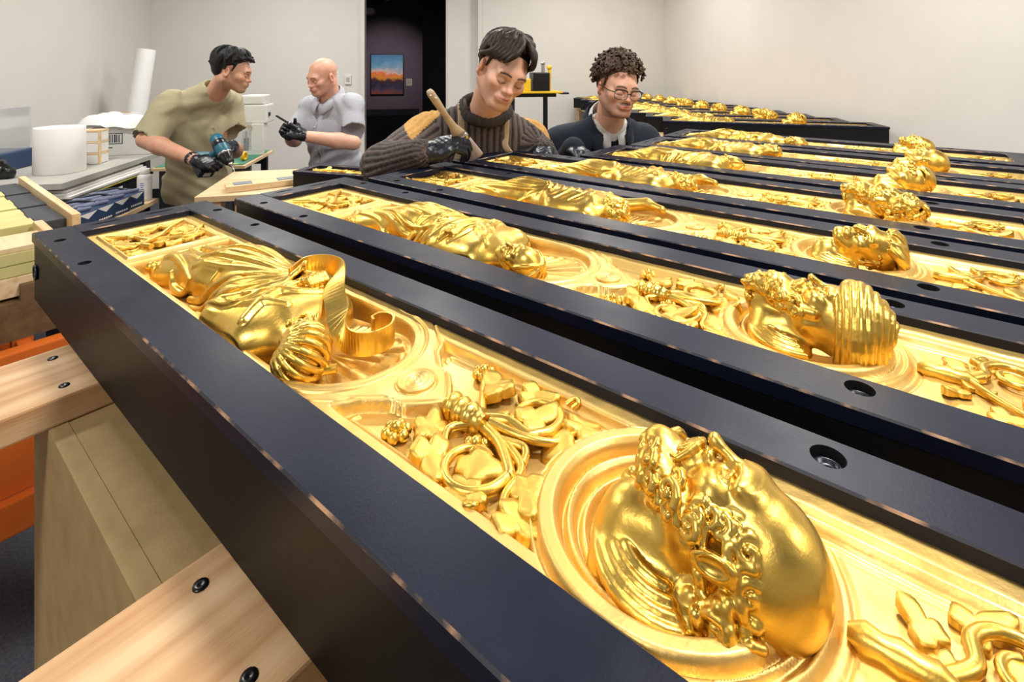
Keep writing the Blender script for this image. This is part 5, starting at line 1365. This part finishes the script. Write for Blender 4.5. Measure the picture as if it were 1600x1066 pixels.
# table with the cutting mat
p = dw((-1.756, 3.64), -.54, -.38); rtable('mat_table', p, .54, .62, .895, .020, 'ply', 'plywood table with a green cutting mat behind the olive T-shirt')
q = empty('cutting_mat', (*dw((-1.756, 3.64), -.53, -.36), .8953), YAW, 'green cutting mat lying on the plywood table', 'mat'); MB().box(0, 0, 0, .51, .58, .004).build('sheet', 'green_mat', q); tp = MB()
tp.box(.32, .02, .0042, .47, .045, .0046); tp.build('ruler_strip', 'yellow_line', q)
ob_ = empty('table_panel', (*dw((-1.756, 3.64), -.36, -.06), 0), YAW, 'grey upright board under the cutting mat table', 'board'); MB().box(0, 0, .0, .29, .03, .874).build('sheet', 'grey_panel', ob_)
ob_ = empty('black_bin', (*dw((-1.756, 3.64), -.42, -.37), 0), YAW, 'black bin under the cutting mat table', 'bin'); MB().box(0, 0, 0, .28, .26, .62, bev=.01).build('body', 'black_hole', ob_); MB().box(-.01, -.01, .605, .29, .27, .635, bev=.006).build('rim', 'frame_black', ob_)
# white cutter on the table
r = empty('laser_cutter', (*dw((-1.756, 3.64), -.53, .02), .8995), YAW, 'white bench machine with a clear front on the cutting mat table', 'machine'); r.scale = (1, 1, .84)
MB().box(0, .0, .0, .52, .03, .03).build('base', 'plastic_white', r)
for x in (0, .44): MB().box(x, 0, .03, x+.08, .10, .26, bev=.004).build('leg_panel', 'plastic_white', r)
MB().box(.0, .02, .26, .54, .20, .42, bev=.012).build('body', 'plastic_white', r); MB().box(.02, -.01, .34, .30, .16, .45, bev=.02).build('cover', 'plastic_white', r)
MB().box(.36, .02, .4205, .52, .18, .50, bev=.012).build('head_cap', 'plastic_white', r); MB().box(.081, .02, .031, .439, .026, .259).build('front_window', 'acrylic', r)
MB().box(.5402, .05, .32, .548, .08, .35).build('switch', 'print_dark', r); MB().cyl((.43, -.012, .235), (.43, -.001, .235), .018, n=16).build('knob', 'handle_wood', r)
m = MB(); m.cyl((.36, .15, .004), (.36, .15, .12), .018, n=12); m.cyl((.36, .15, .12), (.36, .15, .18), .008, n=10); m.build('stand_post', 'frame_black', r)
tr = MB(); tr.lathe([(.030, 0), (.030, .02), (.018, .02), (.018, 0), (.030, 0)], n=24, M=TM((0, 0, .030), (0, math.pi/2, 0))); tr.build('tape_roll', 'yellow_paint', None, (-1.79, 3.42, .8995)); tag(bpy.context.scene.objects['tape_roll'], 'yellow tape roll standing on the cutting mat', 'tape')
# grey board table with the paper roll
p = dw((-2.205, 2.518), -1.20, 0); r = rtable('board_table', p, 1.20, 1.24, .95, .030, 'board_grey', 'grey board table top with the white paper roll on it', legs=False)
for (x, y) in ((.10, 1.15), (1.0, 1.15)): MB().box(x-.03, y-.03, 0, x+.03, y+.03, .92).build('leg', 'dark_steel', r)
for (x, y) in ((.10, .15), (1.0, .15)): MB().box(x-.04, y-.04, .9165, x+.04, y+.04, .9198).build('spacer', 'dark_steel', r)
r = empty('paper_stack', (*dw((-2.215, 2.53), -1.0, .0), .868), YAW, 'stack of large white sheets under the grey board', 'paper')
for i in range(4):
    MB().box(.02+.02*i, .01+.015*i, .012*i, 1.0+.035-.02*i, .75, .012*i+.0105).build('sheet', 'paper_white', r)
MB().box(.0, -.005, -.028, 1.05, .76, -.001).build('black_board', 'frame_black', r); MB().box(1.0505, 0, -.006, 1.052, .75, -.001).build('yellow_edge', 'yellow_line', r)
for (x, y) in ((.05, .05), (.95, .05), (.05, .70), (.95, .70)): MB().box(x-.03, y-.03, -.868, x+.03, y+.03, -.029).build('block', 'frame_black', r)
# paper roll
r = empty('paper_roll', (-2.46, 2.80, .9505), 0, 'large white paper roll standing upright on the grey board', 'paper roll')
MB().lathe([(.030, .004), (.110, .0), (.112, .004), (.1105, .242), (.108, .2455), (.030, .2455), (.027, .241), (.027, .004)], n=48).build('paper', 'paper_white', r); MB().lathe([(.0268, .0), (.0268, .238), (.022, .238), (.022, .0)], n=24).build('core', 'black_hole', r)
# white drawer box beside the roll
r = empty('drawer_box', (*dw((-2.44, 3.02), -.10, 0), .9505), YAW, 'small stack of white trays with pale wood edges beside the paper roll', 'box')
for i in range(3):
    MB().box(0, 0, .002+.066*i, .11, .10, .056+.066*i, bev=.002).build('tray', 'paper_white', r); MB().box(-.002, -.002, .0565+.066*i, .112, .102, .0665+.066*i, bev=.001).build('wood_strip', 'pine_pale', r)
MB().box(.1125, -.002, .002, .120, .014, .20).build('corner_strip', 'pine_pale', r)
# open carton with crumpled paper
r = empty('open_carton', (*dw((-2.46, 3.30), -.26, 0), .9505), YAW+.12, 'white open carton with blue tape and printed barcode panel', 'carton')
def quad(mb, a, b, c, d, mi=0): mb.add([a, b, c, d], [(0, 1, 2, 3)], mi)
for (nm, x0, y0, x1, y1) in (('front_wall', 0, 0, .38, .006), ('back_wall', 0, .28, .38, .286), ('side_wall', .374, .0065, .38, .2795), ('side_wall', 0, .0065, .006, .2795)): MB().box(x0, y0, 0, x1, y1, .22).build(nm, 'carton_white', r)
MB().box(0, 0, -.0004, .38, .286, .004).build('bottom', 'carton_white', r)
for k_ in range(12): MB().box(.055+.0125*k_, -.0012, .085, .055+.0125*k_+(.006 if k_ % 3 else .009), -.0002, .135).build('barcode_bar', 'print_dark', r)
fr_ = MB(); fr_.box(.045, -.001, .075, .215, -.0002, .080); fr_.box(.045, -.001, .140, .215, -.0002, .145); fr_.box(.045, -.001, .080, .050, -.0002, .140); fr_.box(.210, -.001, .080, .215, -.0002, .140); fr_.build('barcode_frame', 'print_dark', r)
for (x0, z0, x1) in ((.05, .178, .13), (.05, .162, .10), (.05, .050, .16), (.05, .038, .12)): MB().box(x0, -.001, z0, x1, -.0002, z0+.006).build('print_line', 'print_dark', r)
for k_ in range(9): MB().box(.3802, .05+.018*k_, .085, .3812, .05+.018*k_+.009, .135).build('barcode_bar', 'print_dark', r)
MB().box(.30, -.0022, .165, .345, -.0013, .222).build('tape', 'tape_blue', r); MB().box(.3812, .02, .165, .3822, .07, .222).build('tape', 'tape_blue', r); MB().box(-.001, -.0015, .12, .008, -.0006, .222).build('tape', 'tape_blue', r)
for (nm, V) in (('flap', [(0, 0, .22), (.38, 0, .22), (.37, -.10, .17), (.01, -.10, .17)]), ('flap', [(0, .286, .22), (.38, .286, .22), (.38, .36, .29), (0, .36, .29)])):
    pass
nx_ = 17; V = []; 
for i in range(nx_):
    for j in range(nx_):
        x = -.03+.44*i/(nx_-1); y = -.03+.34*j/(nx_-1); e_ = min(i, j, nx_-1-i, nx_-1-j)/(nx_-1)
        V.append((x, y, .212+.030*math.sin(min(1, e_*4)*1.57)+.009*math.sin(x*31+y*23)*math.cos(y*27-x*11)+(.02 if i < 6 else 0)-(.03 if e_ == 0 else 0)))
MB().add(V, [(i*nx_+j, (i+1)*nx_+j, (i+1)*nx_+j+1, i*nx_+j+1) for i in range(nx_-1) for j in range(nx_-1)], smooth=True).build('crumpled_paper', 'foil_white', r)
# plastic sheeting rolls leaning in the corner
for (nm, a, b, r0, lab) in (('sheeting_roll', (-3.64, 4.75, .012), (-3.52, 4.95, 1.69), .085, 'tall white sheeting roll leaning in the left corner'), ('sheeting_roll', (-3.42, 4.45, .012), (-3.40, 4.52, 1.12), .11, 'short white sheeting roll standing in front of the tall one')):
    r = empty(nm, (a[0], a[1], 0), 0, lab, 'roll', 'white sheeting rolls'); d = Vector((b[0]-a[0], b[1]-a[1], b[2]))
    MB().tube([Vector((0, 0, .012)), d*.5, d], [r0*1.05, r0, r0*.96], 28).build('sheeting', 'foil_white', r); e_ = d.normalized()
    MB().tube([d+e_*.0005, d+e_*.006], [r0*.35, r0*.35], 20).build('core', 'mdf', r)
# clear case on the far left with a dark base
r = empty('clear_case', (-2.98, 2.62, .951), YAW, 'clear plastic case with a dark blue base at the left edge', 'case')
MB().box(-.30, 0, 0, .26, .36, .10, bev=.008).build('base', 'carton_blue', r); m = MB(); 
for (x0, y0, x1, y1) in ((-.28, .02, .24, .026), (-.28, .334, .24, .34), (.234, .027, .24, .333), (-.28, .027, -.274, .333)): MB().box(x0, y0, .101, x1, y1, .34).build('clear_wall', 'acrylic', r)
MB().box(-.28, .02, .3405, .24, .34, .346).build('clear_lid', 'acrylic', r); MB().box(.16, -.012, .08, .23, -.001, .13, bev=.004).build('latch', 'frame_black', r); MB().box(.18, .02, .10, .22, .05, .145).build('knob', 'frame_black', r)
mb = Vox((-.10, -.09, -.005), (.10, .09, .10), .006)
for (c, q) in (((0, 0, .035), .045), ((.04, .01, .03), .035), ((-.045, .02, .03), .035), ((0, -.03, .06), .03), ((-.02, .03, .065), .03)): mb.ell(c, q, .02)
mb.half((0, 0, -1.0), 0.0); mb.displace(lambda x, y, z: .006*np.sin(90*x+40*z)*np.sin(80*y))
o = ob('dark_cloth', mb.mesh('dark_cloth', 'frame_black'), None, (-2.62, 2.62, .951)); tag(o, 'crumpled black cloth lying at the left edge of the grey board', 'cloth')
# glove boxes and spray can on the work table
for i in range(4):
    c = dw((-1.850, 2.235), -.03+.006*i, .118*i); zt = .8005
    r = empty('glove_box', (c[0], c[1], zt), YAW-.12, ['dark blue glove box nearest the viewer with its top torn open', 'dark blue glove box second from the viewer on the work table', 'dark blue glove box third from the viewer on the work table', 'dark blue glove box farthest from the viewer beside the can'][i], 'box', 'blue glove boxes')
    MB().box(-.24, 0, 0, 0, .112, .072, bev=.001).build('carton', 'carton_blue', r)
    MB().prism([(.0004, .028), (.0004, .0), (.0004+.0006, .0), (.0004+.0006, .028)], 0, .001).build('seam', 'paper_white', r)
    m = MB(); m.add([(.0006, .004, .071), (.0006, .108, .071), (.0006, .056, .044)], [(0, 1, 2)]); m.add([(-.07, -.0006, .071), (-.012, -.0006, .071), (-.04, -.0006, .046)], [(0, 2, 1)]); m.build('white_triangle', 'paper_white', r)
    t = MB()
    for k_ in range(6): t.box(.0006, .012+.014*k_, .012, .0010, .012+.014*k_+.010, .020)
    t.build('print_line', 'paper_white', r)
    v = Vox((-.24, .0, .06), (.0, .112, .115), .005)
    for k_ in range(5): v.cap((-.20+.03*k_, .02+.015*(k_ % 3), .074), (-.14+.03*k_, .09-.02*(k_ % 2), .084), .012, .009, .008)
    ob('loose_gloves', v.mesh('loose_gloves', 'glove_lilac' if 'glove_lilac' in MATS else pm('glove_lilac', (112, 120, 146), .5, rgb2=(84, 92, 118), nscale=20).name), r)
    m = MB(); m.tube(catmull([(-.20, .03, .086), (-.13, .05+.01*i, .094), (-.05, .06, .090)], 4), [.006, .009, .010, .010, .009, .008, .007, .006, .005], 8, flat=.5); m.build('dark_glove', 'glove_black', r)
r = empty('spray_can', (-1.985, 2.78, .8005), .6, 'white spray can with printed label on the work table', 'can')
MB().lathe([(.0001, 0), (.032, 0), (.034, .004), (.034, .125), (.031, .135), (.022, .142)], n=28).build('body', 'plastic_white', r); MB().lathe([(.0342, .012), (.0342, .112)], n=28).build('label_band', 'paper_white', r)
MB().lathe([(.022, .142), (.023, .148), (.021, .166), (.010, .170), (.0001, .170)], n=24).build('cap', 'plastic_white', r)
m = MB()
for k_ in range(7):
    z = .03+.011*k_; w_ = (.5, .62, .45, .58, .3, .6, .5)[k_]
    V = []; n_ = 5
    for q_ in range(n_+1): a = -1.9-w_/2+w_*q_/n_; V += [(.0345*math.cos(a), .0345*math.sin(a), z), (.0345*math.cos(a), .0345*math.sin(a), z+.004)]
    m.add(V, [(2*q_, 2*q_+2, 2*q_+3, 2*q_+1) for q_ in range(n_)])
m.build('print_line', 'tape_blue', r)
# ply bench behind the second panel with an offcut board and the small relief panel
r = empty('ply_bench', (*dw((-1.25, 2.06), 0, 0), 0), YAW+.06, 'light plywood bench behind the second panel carrying a small panel', 'bench')
MB().box(-.02, 0, .976, 1.05, .52, 1.0, bev=.002).build('bench_top', 'ply', r)
for (x, y) in ((.04, .05), (.98, .05), (.04, .46), (.98, .46)): MB().box(x-.03, y-.03, 0, x+.03, y+.03, .975).build('leg', 'pine_pale', r)
r = empty('offcut_board', (*dw((-1.175, 2.115), 0, 0), 1.0008), YAW+.42, 'pine offcut with two grey pads lying on the plywood bench', 'board')
MB().box(0, 0, 0, .30, .085, .026, bev=.002).build('board', 'pine_pale', r)
for x in (.03, .20): MB().box(x, .015, .0262, x+.07, .07, .0285).build('pad', 'grey_panel', r)
for x in (.12, .17, .27): m = MB(); m.lathe([(.0001, 0), (.004, 0)], n=10, M=TM((x, -.0004, .013), (math.pi/2, 0, 0))); m.build('screw', 'steel', r)
# shelf rack and panels of the far group
F0 = np.array([1.086, 3.700]); FPHI = math.radians(-16.3); FU = np.array([math.cos(FPHI), math.sin(FPHI)]); FD = np.array([-.12, .993]); FTOP = 1.135
ORD = ['nearest', 'second', 'third', 'fourth', 'fifth', 'sixth', 'seventh', 'eighth', 'farthest']
PICK = [('E', 4), ('D', 5), ('F', 4), ('G', 1), ('E', 5), ('D', 1), ('F', 4), ('E', 5), ('G', 1)]
for i in range(9):
    o_ = F0+FD*.338*i
    r = panel_box('relief_panel', o_, FPHI, 1.40, .296, top=FTOP, holes_near=[(.07, .022)], holes_far=[(.07, .278)], slots=False, label='gilded relief panel on the back rack, %s of the nine from the viewer' % ORD[i], group='gilded relief panels on the back rack')
    src, fk = PICK[i]; hd = LOOK[src][3]; hd = hd[:6]+(1.135 if src != 'D' else 1.135, .0, .004)
    ornament('F%d' % i, r, 1.40, .296, 1, .006, {1: .0040, 4: .0036, 5: .0036}[fk], hd, True, fk, 7+i, .02)
for o_ in [c for p_ in bpy.data.objects if p_.get('group') == 'gilded relief panels on the back rack' for c in p_.children if c.name.startswith('carved_head')]: o_.scale = (1.18, 1.18, 1.25)
# rack that carries the far panels
q0 = F0+FD*0-FU*.03-np.array([.0, .03]); q1 = q0+FU*1.47; q3 = F0+FD*.338*8-FU*.03+np.array([.281, .96])*.32; q2 = q3+FU*1.47
r = empty('storage_rack', (q0[0], q0[1], 0), 0, 'light wooden rack carrying the far row of panels', 'rack')
L_ = lambda p: (p[0]-q0[0], p[1]-q0[1])
for (z0, z1) in ((.985, 1.0145), (.62, .645)): MB().prism([L_(q0), L_(q1), L_(q2), L_(q3)], z0, z1).build('shelf_board', 'ply', r)
for t in (0.015, .33, .66, .985):
    for (a, b) in ((q0+FU*.03, q3+FU*.03), (q1-FU*.03, q2-FU*.03)):
        p = a+(b-a)*t; x, y = L_(p)
        for (z0, z1) in ((0, .6195), (.6455, .9845)): MB().box(-.02, -.02, z0, .02, .02, z1, M=TM((x, y, 0), (0, 0, FPHI))).build('post', 'pine_pale', r)
for i in range(6):
    p = q0+(q3-q0)*(.10+.15*i)+FU*.06
    c = empty('storage_box', (p[0], p[1], .6455), FPHI, 'dark blue box on the lower shelf of the wooden rack, %s from the viewer' % ORD[i] if i else 'dark blue box on the lower shelf of the wooden rack, nearest the viewer', 'box', 'dark boxes on the rack')
    MB().box(0, 0, 0, .50, .30, .22, bev=.004).build('body', 'black_paint', c); MB().box(-.004, -.004, .221, .504, .304, .250, bev=.003).build('lid', 'black_paint', c)
# planer on a stand
r = empty('machine_stand', (.20, 4.30, 0), .15, 'black folding stand under the yellow machine', 'stand')
for x in (-.20, .08): MB().cyl((x, 0, 0.0), (x, 0, 1.272), .020, n=14).build('post', 'frame_black', r); MB().box(x-.03, -.22, .0, x+.03, .22, .03).build('foot', 'frame_black', r)
MB().box(-.24, -.06, 1.273, .16, .06, 1.305).build('head_rail', 'frame_black', r); MB().cyl((-.20, 0, .50), (.08, 0, .50), .012, n=10).build('cross_bar', 'frame_black', r); MB().cyl((.08, 0, .86), (-.12, -.05, .84), .008, n=8).build('strut', 'frame_black', r)
r = empty('bench_planer', (.20, 4.30, 1.306), .15, 'yellow and black bench planer on a stand behind the sweater', 'machine')
MB().box(-.30, -.12, .0, .20, .12, .016, bev=.003).build('base_plate', 'yellow_paint', r); MB().box(-.26, -.10, .0165, -.06, .10, .12, bev=.01).build('motor_housing', 'yellow_paint', r); MB().box(-.04, -.09, .0165, .10, .09, .17, bev=.008).build('body', 'frame_black', r)
MB().box(.105, -.02, .0165, .125, .02, .19, bev=.004).build('column', 'yellow_paint', r); MB().sphere((.115, 0, .21), .022, 14).build('knob', 'yellow_paint', r); m = MB(); m.cyl((.06, 0, .171), (.06, 0, .235), .016, n=14); m.sphere((.06, 0, .245), .020, 12); m.build('crank', 'steel', r)
MB().box(.2005, -.06, -.012, .27, .06, .004, bev=.003).build('outfeed', 'dark_steel', r)
# switch and notice on the wall by the door
for (nm, s_, z_, w_, h_, m_, lab, cat) in (('thermostat', -4.09, 1.365, .075, .115, 'plastic_white', 'small white thermostat on the wall left of the doorway', 'thermostat'), ('wall_notice', -4.235, 1.40, .07, .14, 'paper_white', 'white paper notice on the wall left of the thermostat', 'notice')):
    p = rw(s_, .0, z_); r = empty(nm, p, YAW, lab, cat); t_ = .022 if nm == 'thermostat' else .002
    MB().box(-w_/2, -t_, -h_/2, w_/2, -.0006, h_/2, bev=.003 if t_ > .01 else 0).build('plate', m_, r)
    if t_ > .01: MB().box(-.018, -t_-.006, -.02, .018, -t_-.0004, .03, bev=.001).build('cover', 'board_grey', r)
    else:
        for k_ in range(3): MB().box(-.022, -t_-.0008, .03-.03*k_, .018, -t_-.0002, .036-.03*k_).build('print_line', 'print_dark', r)
# ---- gallery: painting with its label, spot lamps, low plinth
def painting_material():
    m, N, L, P = nt('painting'); tc = N.new('ShaderNodeTexCoord'); sx = N.new('ShaderNodeSeparateXYZ'); L.new(tc.outputs['Object'], sx.inputs[0])
    nz = N.new('ShaderNodeTexNoise'); nz.inputs['Scale'].default_value = 6; nz.inputs['Detail'].default_value = 8; L.new(tc.outputs['Object'], nz.inputs['Vector'])
    ad = N.new('ShaderNodeMath'); ad.operation = 'MULTIPLY_ADD'; ad.inputs[1].default_value = .34; L.new(nz.outputs['Fac'], ad.inputs[0]); L.new(sx.outputs['Z'], ad.inputs[2])
    mr = N.new('ShaderNodeMapRange'); mr.inputs[1].default_value = -.25; mr.inputs[2].default_value = .60; L.new(ad.outputs[0], mr.inputs[0])
    cr = N.new('ShaderNodeValToRGB'); L.new(mr.outputs[0], cr.inputs[0]); e = cr.color_ramp
    cols = [(0, (120, 60, 50)), (.12, (60, 50, 90)), (.24, (20, 20, 50)), (.34, (60, 20, 40)), (.42, (226, 150, 40)), (.50, (236, 120, 60)), (.55, (214, 196, 190)), (.66, (120, 170, 205)), (.82, (60, 140, 190)), (1, (40, 110, 170))]
    e.elements[0].position = 0; e.elements[0].color = lin(*cols[0][1]); e.elements[1].position = 1; e.elements[1].color = lin(*cols[-1][1])
    for (p_, c_) in cols[1:-1]: q_ = e.elements.new(p_); q_.color = lin(*c_)
    L.new(cr.outputs[0], P.inputs['Base Color']); P.inputs['Roughness'].default_value = .5; return m
painting_material()
pc = rw(-3.955, -4.6, 1.37)
r = empty('framed_painting', pc, YAW, 'colourful abstract landscape painting in a thin dark frame in the gallery', 'painting')
MB().box(-.325, -.030, -.415, .325, -.006, .415).build('canvas', 'painting', r)
for (x0, z0, x1, z1) in ((-.345, -.435, .345, -.4155), (-.345, .4155, .345, .435), (-.345, -.415, -.3255, .415), (.3255, -.415, .345, .415)): MB().box(x0, -.040, z0, x1, -.001, z1).build('frame_strip', 'frame_black', r)
r = empty('wall_label', rw(-3.50, -4.6, 1.20), YAW, 'small grey caption card beside the painting', 'label'); MB().box(-.06, -.004, -.075, .06, -.0005, .075).build('card', 'board_grey', r)
for k_ in range(4): MB().box(-.045, -.0050, .04-.026*k_, .03, -.0042, .046-.026*k_).build('print_line', 'print_dark', r)
r = empty('gallery_plinth', rw(-4.6, -3.30, 0), YAW, 'long dark low plinth below the painting', 'plinth'); MB().box(0, 0, 0, 1.30, .45, .62).build('body', 'gallery_black', r); MB().box(-.02, -.02, .6205, 1.32, .47, .70, bev=.004).build('top_slab', 'gallery_wall', r)
def lamp_mat():
    m, N, L, P = nt('lamp_lens'); P.inputs['Emission Color'].default_value = (1, .95, .85, 1); P.inputs['Emission Strength'].default_value = 12; return m
lamp_mat()
for i, (s_, q_, z_, tgt) in enumerate(((-3.78, -2.2, 2.66, (-3.955, -4.6, 1.42)), (-4.14, -2.2, 2.70, (-3.955, -4.6, 1.30)))):
    a = Vector(rw(s_, q_, z_)); d = (Vector(rw(*tgt[:2], tgt[2]))-a).normalized()
    r = empty('track_lamp', a, 0, ['gallery spot lamp above the doorway, right of the pair', 'gallery spot lamp above the doorway, left of the pair'][i], 'lamp', 'gallery spot lamps')
    Mq = d.to_track_quat('Z', 'Y').to_matrix().to_4x4()
    MB().lathe([(.0001, -.16), (.035, -.16), (.045, -.10), (.05, .0), (.046, .0), (.042, -.02)], n=20, M=Mq).build('housing', 'plastic_white', r); MB().lathe([(.0001, -.02), (.042, -.02)], n=20, M=Mq).build('lens', 'lamp_lens', r)
    m = MB(); m.cyl((0, 0, .03), (0, 0, 3.9-z_), .010, n=10); m.build('stem', 'frame_black', r)
    ld = bpy.data.lights.new('gallery_spot', 'SPOT'); ld.energy = 95; ld.color = (1, .80, .70); ld.spot_size = .95; ld.spot_blend = 1.0; ld.shadow_soft_size = .04
    lo_ = bpy.data.objects.new('gallery_spot', ld); COL.objects.link(lo_); lo_.parent = r; lo_.location = d*.03; lo_.rotation_euler = d.to_track_quat('-Z', 'Y').to_euler()
r = empty('ceiling_speaker', rw(-4.02, -1.2, 2.33), YAW, 'dark round device high in the doorway', 'speaker'); MB().lathe([(.0001, -.05), (.13, -.05), (.15, .0), (.13, .05), (.0001, .05)], n=24).build('body', 'gallery_wall', r); MB().cyl((0, 0, .051), (0, 0, 1.57), .012, n=8).build('stem', 'gallery_black', r)
# ---- brush in the sweater person's hand
a, b = Vector((-.232, 1.435, 1.455)), Vector((-.118, 1.655, 1.224)); d = (b-a); Ln = d.length; d.normalize()
r = empty('paint_brush', a, 0, 'flat paint brush with a worn wooden handle held against the panels', 'brush'); vw = Vector((b.x, b.y, b.z-1.52)).normalized(); bx = d.cross(vw).normalized(); by = d.cross(bx); r.rotation_euler = Matrix((bx, by, d)).transposed().to_euler()
def oval(mb, prof, mi=0, n=20):
    V = []; F = []
    for (z, rx, ry) in prof:
        for j in range(n): t = 2*math.pi*j/n; V.append((rx*math.cos(t), ry*math.sin(t), z))
    for i in range(len(prof)-1):
        for j in range(n): k_ = (j+1) % n; F.append((i*n+j, i*n+k_, (i+1)*n+k_, (i+1)*n+j))
    F += [tuple(reversed(range(n))), tuple(range((len(prof)-1)*n, len(prof)*n))]; mb.add(V, F, mi, None, True); return mb
oval(MB(), [(0, .008, .005), (.01, .011, .007), (.05, .0115, .0075), (.11, .009, .0065), (.165, .012, .008), (.195, .020, .009), (.21, .024, .009)]).build('handle', 'handle_wood', r)
oval(MB(), [(.2105, .025, .010), (.240, .026, .010)]).build('ferrule', 'steel', r); oval(MB(), [(.2405, .025, .009), (.27, .027, .0085), (Ln-.01, .031, .006), (Ln, .030, .004)]).build('bristles', 'bristle', r)
m = MB()
for (x, z_) in ((-.004, .012), (.004, .03)): m.sphere((x, .0075, z_), .003, 8)
m.build('paint_fleck', 'paper_white', r)
# ---- cordless drill
dr_a, dr_b = Vector((-1.480, 2.580, 1.158)), Vector((-1.360, 2.500, 1.036)); ax_ = (dr_b-dr_a).normalized()
r = empty('cordless_drill', dr_a, 0, 'teal and black cordless drill with its battery held by gloved hands', 'drill'); X_ = ax_; Hd = (Vector((-1.555, 2.595, .965))-(dr_a+ax_*.06)).normalized(); Z_ = -(Hd-X_*Hd.dot(X_)).normalized(); Y_ = Z_.cross(X_)
r.rotation_euler = Matrix((X_, Y_, Z_)).transposed().to_euler()
Rx = TM((0, 0, 0), (0, math.pi/2, 0))
MB().lathe([(.0001, -.02), (.024, -.02), (.031, -.008), (.033, .02), (.033, .085), (.030, .098)], n=24, M=Rx).build('motor_body', 'teal_plastic', r)
MB().lathe([(.0335, .022), (.0345, .024), (.0345, .050), (.0335, .052)], n=24, M=Rx).build('grip_band', 'frame_black', r); MB().lathe([(.030, .098), (.034, .101), (.034, .108), (.030, .111)], n=24, M=Rx).build('clutch_ring', 'steel', r)
MB().lathe([(.029, .111), (.027, .135), (.021, .160), (.017, .166), (.010, .170), (.0001, .170)], n=24, M=Rx).build('chuck', 'frame_black', r); m = MB(); m.lathe([(.012, .168), (.010, .180), (.004, .182), (.003, .215), (.0001, .222)], n=14, M=Rx); m.build('drill_bit', 'steel', r)
oh = MB(); oh.tube([(.055, 0, -.02), (.045, 0, -.06), (.030, 0, -.115)], [.022, .0205, .023], 14); oh.build('handle', 'teal_plastic', r); MB().box(-.035, -.036, -.145, .075, .036, -.117, bev=.006).build('battery_foot', 'teal_plastic', r); MB().box(-.040, -.038, -.190, .080, .038, -.1455, bev=.008).build('battery', 'frame_black', r); MB().box(.0805, -.018, -.178, .0815, .018, -.155).build('battery_label', 'paper_white', r); MB().box(.072, -.008, -.045, .082, .008, -.025, bev=.002).build('trigger', 'frame_black', r)
# ---- thin black tool in the bald person's hand
a, b = Vector((-1.350, 2.945, 1.243)), Vector((-1.235, 2.955, 1.168)); r = empty('hand_tool', a, 0, 'thin black pen-like tool held up by the bald person', 'tool'); d = b-a
MB().tube([Vector((0, 0, 0)), d*.55, d*.6, d], [.006, .0065, .010, .0105], 12).build('shaft', 'frame_black', r); MB().tube([d*.60, d*.64], [.0115, .0115], 12).build('collar', 'steel', r)
# ---- small relief panel on the plywood bench behind the second panel
hp = np.array([-.936, 2.194]); HPHI = math.radians(-16.5)
r = empty('small_relief_panel', (hp[0], hp[1], 1.0008), HPHI, 'small black framed gilded relief lying on the plywood bench below the bald person', 'relief panel')
L_, W_, T_ = .56, .17, .077
ob('side_rail', rail_mesh('side_rail', 0, 0, L_, .026, T_-.014, T_, []), r); ob('side_rail', rail_mesh('side_rail', 0, W_-.026, L_, W_, T_-.014, T_, []), r); ob('end_rail', rail_mesh('end_rail', 0, .026, .03, W_-.026, T_-.014, T_, []), r); ob('end_rail', rail_mesh('end_rail', L_-.03, .026, L_, W_-.026, T_-.014, T_, []), r)
MB().box(.002, .002, 0, L_-.002, .02, T_-.0145).build('side_board', 'black_side', r); MB().box(.002, W_-.02, 0, L_-.002, W_-.002, T_-.0145).build('side_board', 'black_side', r); MB().box(.002, .0205, 0, .02, W_-.0205, T_-.0145).build('end_board', 'black_side', r); MB().box(L_-.02, .0205, 0, L_-.002, W_-.0205, T_-.0145).build('end_board', 'black_side', r)
MB().box(.0205, .0205, T_-.03, L_-.0205, W_-.0205, T_-.016).build('relief_ground', 'gold_ground', r)
for i in range(14):
    leaf(r, .06+.035*i, .085+.028*math.sin(i*2.1), T_-.017, .022, i*1.7, i, .2*math.sin(i), .2*math.cos(i*3), True)
for i in range(5): berries(r, .10+.09*i, .085-.03*math.cos(i*2.5), T_-.016, .012, 7, True)
vine(r, [(.05, .07), (.15, .10), (.25, .07), (.35, .10), (.48, .075)], .006, .005, T_-.010, n=8, sub=5)
